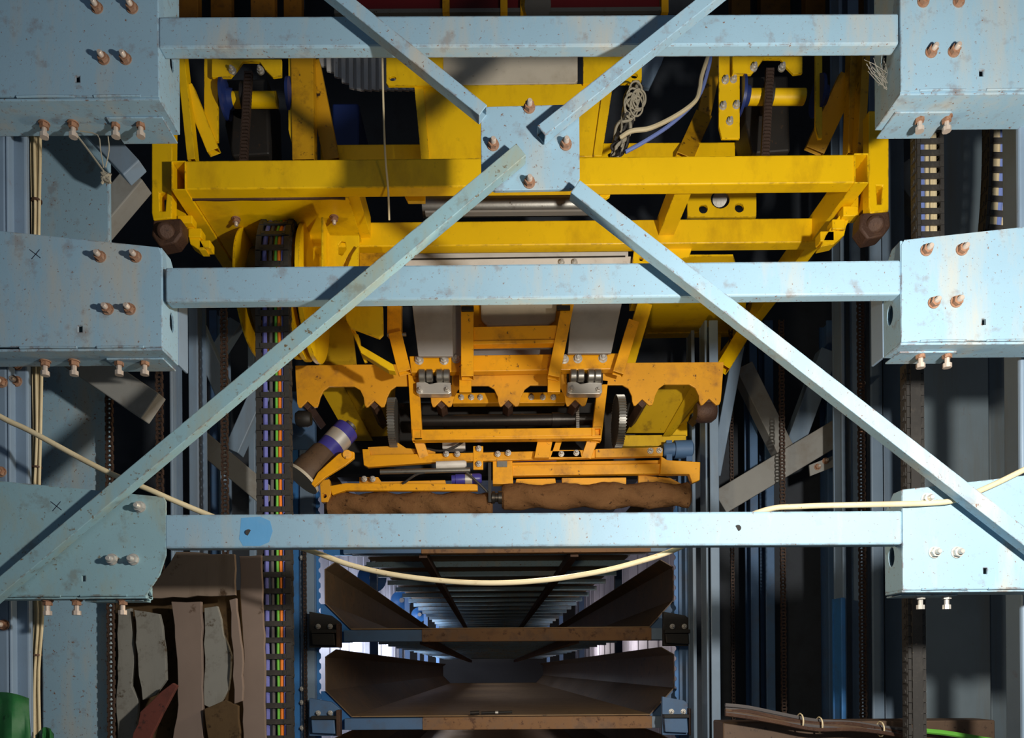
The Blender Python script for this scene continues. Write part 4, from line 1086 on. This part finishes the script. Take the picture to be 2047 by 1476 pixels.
# ------------------------------------------------------------------ trays and shelf rack
YT, YE = 4.3, 15.0
def shelf(dy, lab, z_off=0.0):
    """growing tray whose front section is given in pixels at YT, moved by dy pixels"""
    z = lambda y: P(1000, y + dy, YT).z
    x = lambda v: P(v, 1340, YT).x
    t = thing('growing_tray', (x(1000), YT, z(1433)), lab, 'tray', 'brown growing trays of the rack')
    prof = [(672, 1298), (652, 1312), (652, 1378), (703, 1430), (1298, 1430), (1346, 1378), (1346, 1312), (1322, 1298)]
    inn = [(x(a), z(b)) for a, b in prof]
    tk = 0.006
    out = [(x(672), z(1296)), (x(650), z(1311)), (x(650), z(1379)), (x(702), z(1432)), (x(1299), z(1432)), (x(1348), z(1379)), (x(1348), z(1311)), (x(1322), z(1296))]
    names = ['rolled_edge', 'side_wall', 'sloped_side', 'base', 'sloped_side', 'side_wall', 'rolled_edge']
    for i in range(7):
        m = MB()
        m.hexa([(inn[i][0], YT, inn[i][1]), (inn[i + 1][0], YT, inn[i + 1][1]), (out[i + 1][0], YT, out[i + 1][1]), (out[i][0], YT, out[i][1])],
               [(inn[i][0], YE, inn[i][1]), (inn[i + 1][0], YE, inn[i + 1][1]), (out[i + 1][0], YE, out[i + 1][1]), (out[i][0], YE, out[i][1])])
        m.build(names[i], 'traybase' if i == 3 else 'tray', t)
    MB().box((x(845), YT - .04, z(1458)), (x(1300), YT + .02, z(1433))).build('front_lip', 'lip', t, .003)
    MB().box((x(690), YT - .035, z(1457)), (x(846), YT + .02, z(1434))).build('lip_end', 'midblue', t, .003)
    MB().box((x(1299), YT - .035, z(1457)), (x(1332), YT + .02, z(1434))).build('lip_end', 'bluegrey', t, .003)
    # blue corner plates
    MB().poly([(x(640), YT + .02, z(1380)), (x(653), YT + .02, z(1380)), (x(704), YT + .02, z(1432)), (x(704), YT + .02, z(1458)), (x(650), YT + .02, z(1458)), (x(640), YT + .02, z(1430))], (0, .012, 0)).build('corner_plate', 'deepblue', t)
    MB().poly([(x(1358), YT + .02, z(1380)), (x(1346), YT + .02, z(1380)), (x(1297), YT + .02, z(1432)), (x(1297), YT + .02, z(1458)), (x(1340), YT + .02, z(1458)), (x(1358), YT + .02, z(1430))], (0, .012, 0)).build('corner_plate', 'midblue', t)
    # cross bars underneath
    for k in range(18):
        yy = YT + 0.25 + k * .52
        MB().box((x(690), yy, z(1446)), (x(1310), yy + .04, z(1433))).build('cross_bar', 'blue', t)
    for xx in (838, 1144):
        MB().box((x(xx), YT + .05, z(1462)), (x(xx + 16), YE, z(1446))).build('runner', 'rustdark', t)
    return t
dlev = 1430 - 1255
shelf(0, 'lower brown growing tray, its open end and soiled base facing the camera')
shelf(-dlev, 'upper brown growing tray directly under the sagging beige cable')
shelf(-2 * dlev, 'slatted tray base overhead with pale blue cross bars, behind the lowest crossbeam')
shelf(dlev, 'lowest growing tray cut off by the bottom edge')
# rack uprights with serrated edges
def upright(lab, x0, x1, Yq, tooth_side, mat='midblue', serr=True):
    a, b = P(x0, 1300, Yq).x, P(x1, 1300, Yq).x
    t = thing('rack_upright', ((a + b) / 2, Yq, 0), lab, 'upright', 'blue rack uprights')
    MB().box((a, Yq, 0), (b, Yq + .05, 3.2)).build('post', mat, t, .003)
    if serr:
        m = MB()
        e = b if tooth_side > 0 else a
        z = 1.2
        pts = [(e, Yq + .02, 1.2)]
        while z < 2.6:
            for (dx, dz) in ((.012, .0), (.022, .012), (.022, .034), (.012, .046)):
                pts.append((e + tooth_side * dx, Yq + .02, z + dz))
            z += .058
        pts.append((e, Yq + .02, z))
        m.poly(pts, (0, .006, 0))
        m.build('serrated_strip', 'deepblue', t)
    return t
lu = upright('bright blue rack upright left of the trays with a thin chain on it', 583, 632, 4.22, 1)
MB().boxp(583, 900, 597, 1500, 4.2, 4.215).build('edge_strip', 'deepblue', lu)
MB().boxp(601, 900, 628, 1500, 4.205, 4.215).build('cover_strip', 'bluegrey', lu)
for y in (1116, 1378, 1405, 1456):
    bolt_front(604, y, 4.2, lu, BOLT_SMALL)
roller_chain('thin dark chain on the face of the left rack upright', 612, 4.18, 1090, 1500, 5)
ru = upright('dark blue rack upright right of the trays', 1358, 1384, 4.22, -1)
# far uprights, dim
for k in range(4):
    yy = 6.4 + k * 2.6
    for s, px in ((-1, 634), (1, 1364)):
        xx = P(px, 1340, YT).x
        o = MB().box((xx - .03, yy, 0), (xx + .03, yy + .06, 2.7)).build('rack_post', 'midblue')
        tag(o, '%s distant blue rack post beyond the %s side wall of the trays' % (('nearest', 'second nearest', 'third nearest', 'farthest')[k], 'left' if s < 0 else 'right'), 'post', 'distant %s rack posts' % ('left' if s < 0 else 'right'))
# blue discs put in for oval openings beyond the left wall of the upper tray
for k, (px, py, Yq, r) in enumerate(((742, 1158, 7.2, .13), (800, 1202, 9.6, .12), (836, 1230, 12.0, .11))):
    c = P(px, py, Yq)
    t = thing('stand_in_disc', c - Vector((0, 0, r)), ('largest', 'middle', 'smallest')[k] + ' of the three blue discs standing in for oval openings beyond the upper tray', 'disc', 'blue wheels beyond the upper tray')
    MB().lathe(c, c + Vector((.3, -.9, 0)), [(0, r), (.01, r + .01), (.06, r + .01), (.07, r * .5), (.09, r * .3)], 26).build('rim', 'deepblue', t, 0, True)
    MB().box((c.x - .02, c.y + .01, 0), (c.x + .02, c.y + .05, c.z + .02)).build('stand', 'midblue', t)
    MB().lathe(c + Vector((.02, -.07, 0)), c + Vector((.3, -.9, 0)), [(0, .03), (.05, .03)], 16).build('disc_stub', 'zinc', t, 0, True)
# dark bracket boxes carrying the tray ends
def rackbox(lab, x0, y0, x1, y1, mat, Yq=4.08):
    t = thing('tray_hook', P((x0 + x1) / 2, y1, Yq), lab, 'bracket', 'tray support brackets')
    MB().plate([(x0, y0 - 22), (x1 - 18, y0 - 14), (x1, y0), (x1, y1), (x0, y1)], Yq + .04, .03).build('back_plate', mat, t, .003)
    o = MB().plate([(x0 + 4, y0 + 22), (x1 - 12, y0 + 22), (x1 - 10, y1 - 4), (x0 + 6, y1 - 6)], Yq, .05).build('front_box', mat, t, .004)
    MB().boxp(x0 + 4, y0 + 14, x1 - 8, y0 + 21, Yq - .01, Yq + .05).build('cap', 'dark', t, .002)
    MB().boxp(x1 - 8, y0 + 2, x1, y1, Yq - .005, Yq + .05).build('side_cheek', 'rustdark', t, .002)
    for xx in (x0 + 18, x1 - 20):
        bolt_front(xx, y0 + 8, Yq + .04, t, BOLT_SMALL)
    return t
rackbox('dark bracket at the left end of the upper tray lip', 618, 1245, 680, 1295, 'dark')
rackbox('blue bracket at the left end of the lower tray lip', 618, 1418, 680, 1472, 'midblue')
rackbox('black bracket at the right end of the upper tray lip', 1326, 1245, 1388, 1292, 'dark')
rackbox('blue rust-edged bracket at the right end of the lower tray lip', 1324, 1415, 1386, 1470, 'midblue')
# screwdriver-like rod lying on the tray lip
t = thing('black_pen', P(985, 1428, 4.29), 'small black and silver rod lying on the lower tray lip', 'rod')
MB().cyl(P(940, 1426, 4.27), P(958, 1425, 4.27), .011, 10).build('grip', 'dark', t, 0, True)
MB().cyl(P(962, 1426, 4.27), P(1024, 1424, 4.27), .008, 10).build('shaft', 'dark', t, 0, True)
MB().cyl(P(990, 1425, 4.27), P(996, 1425, 4.27), .0095, 10).build('ring', 'zinc', t, 0, True)

# ------------------------------------------------------------------ bottom right cable bundle on a trough
t = thing('wire_loom', P(1600, 1460, 3.0), 'brown wires tied in a loose loom along the trough at the lower right', 'cables')
for k in range(7):
    o1, o2 = random.uniform(-9, 9), random.uniform(-.03, .03)
    base = [(1450, 1420), (1495, 1424), (1560, 1438), (1630, 1447), (1700, 1450), (1770, 1460), (1850, 1474), (1930, 1488), (2000, 1500)]
    MB().tube([P(a, b + o1 + random.uniform(-4, 4), 3.0 + o2) for a, b in base], .0085, 7, 4).build('wire', random.choice(['ironcase', 'greycable', 'ironcase', 'rustdark']), t, 0, True)
for x, y in ((1600, 1442), (1638, 1449), (1760, 1458)):
    c = P(x, y, 3.0)
    MB().tube([c + Vector((0, .03 * math.cos(a * .7), .03 * math.sin(a * .7))) for a in range(10)], .003, 6, 2).build('tie', 'beige', t, 0, True)
tag(MB().boxp(1446, 1442, 1990, 1560, 3.06, 3.2).build('cable_trough', 'ironcase', None, .006), 'grey steel trough under the brown wire loom at the lower right', 'trough')
tag(MB().tube([P(*q) for q in [(1850, 1462, 2.96), (1890, 1466, 2.96), (1940, 1474, 2.96), (2000, 1484, 2.96)]], .011, 8, 4).build('green_cable', 'green', None, 0, True), 'green cable end in the bottom right corner', 'cable')

# ------------------------------------------------------------------ bottom left boards and tarpaulin
bs = [('tall grey board at the left of the leaning board stack', [(236, 1222), (262, 1216), (268, 1300), (262, 1372), (276, 1400), (268, 1560), (232, 1560)], 2.72, 'woodgrey'),
      ('mottled green-grey board second from the left of the stack', [(268, 1220), (318, 1228), (330, 1300), (332, 1360), (310, 1390), (285, 1400), (276, 1330)], 2.70, 'woodgrey'),
      ('wide pinkish board in the middle of the leaning stack', [(342, 1203), (402, 1203), (404, 1330), (408, 1560), (330, 1560), (356, 1410), (352, 1300)], 2.68, 'woodpink'),
      ('grey pointed board right of the pinkish board', [(408, 1216), (434, 1212), (446, 1268), (462, 1310), (456, 1380), (430, 1420), (408, 1410)], 2.69, 'woodgrey'),
      ('narrow beige lath near the right of the stack', [(458, 1200), (472, 1196), (484, 1300), (484, 1402), (468, 1408), (466, 1300)], 2.66, 'woodpink'),
      ('tall pale board at the right end of the stack beside the chain', [(478, 1112), (522, 1110), (526, 1250), (534, 1560), (484, 1560), (488, 1300)], 2.70, 'woodpink'),
      ('brown horizontal board lying across the top of the stack', [(352, 1104), (468, 1108), (470, 1190), (296, 1196), (310, 1165)], 2.66, 'wood'),
      ('dark stained backing board behind the leaning stack', [(232, 1196), (480, 1180), (500, 1560), (226, 1560)], 2.78, 'wooddark'),
      ('dark red board slanting across the foot of the stack', [(345, 1366), (354, 1372), (334, 1410), (296, 1490), (262, 1490), (280, 1424)], 2.62, 'redboard'),
      ('grey lath leaning at the bottom right of the stack', [(408, 1418), (450, 1400), (476, 1412), (480, 1560), (424, 1560)], 2.66, 'wooddark')]
for lab, pts, Yq, mt in bs:
    # wavy edges
    q = []
    for i in range(len(pts)):
        a, b = pts[i], pts[(i + 1) % len(pts)]
        n_ = max(1, int(math.dist(a, b) / 22))
        for k in range(n_):
            f = k / n_
            q.append((a[0] + (b[0] - a[0]) * f + (random.uniform(-2.2, 2.2) if k else 0), a[1] + (b[1] - a[1]) * f + (random.uniform(-2.2, 2.2) if k else 0)))
    tag(MB().plate(q, Yq, .018).build('weathered_board', mt, None, .002), lab, 'board', 'boards leaning in the lower left corner')
# green tarpaulin draped in the corner
def tarp(lab, x0, x1, ytop, Yq):
    vs, fs = [], []
    nx, ny = 16, 14
    for j in range(ny + 1):
        for i in range(nx + 1):
            f, g_ = i / nx, j / ny
            yt = ytop(f)
            p = P(x0 + (x1 - x0) * f, yt + (1620 - yt) * g_, Yq - .05 * math.sin(min(1, g_ * 3) * math.pi / 2) + .012 * math.sin(f * 14 + g_ * 3))
            vs.append(p)
    for j in range(ny):
        for i in range(nx):
            a = j * (nx + 1) + i
            fs.append((a, a + 1, a + nx + 2, a + nx + 1))
    o = MB().add(vs, fs).build('green_tarpaulin', 'tarp', None, 0, True)
    md = o.modifiers.new('thick', 'SOLIDIFY'); md.thickness = .006
    return tag(o, lab, 'tarpaulin', 'green tarpaulin in the lower left')
tarp('green tarpaulin hump in the bottom left corner', -80, 58, lambda f: 1412 - 28 * math.sin(f * math.pi * .75 + .2), 2.3)
tarp('small green tarpaulin fold at the foot of the beige cable bundle', 74, 108, lambda f: 1468 - 14 * math.sin(f * math.pi), 2.38)
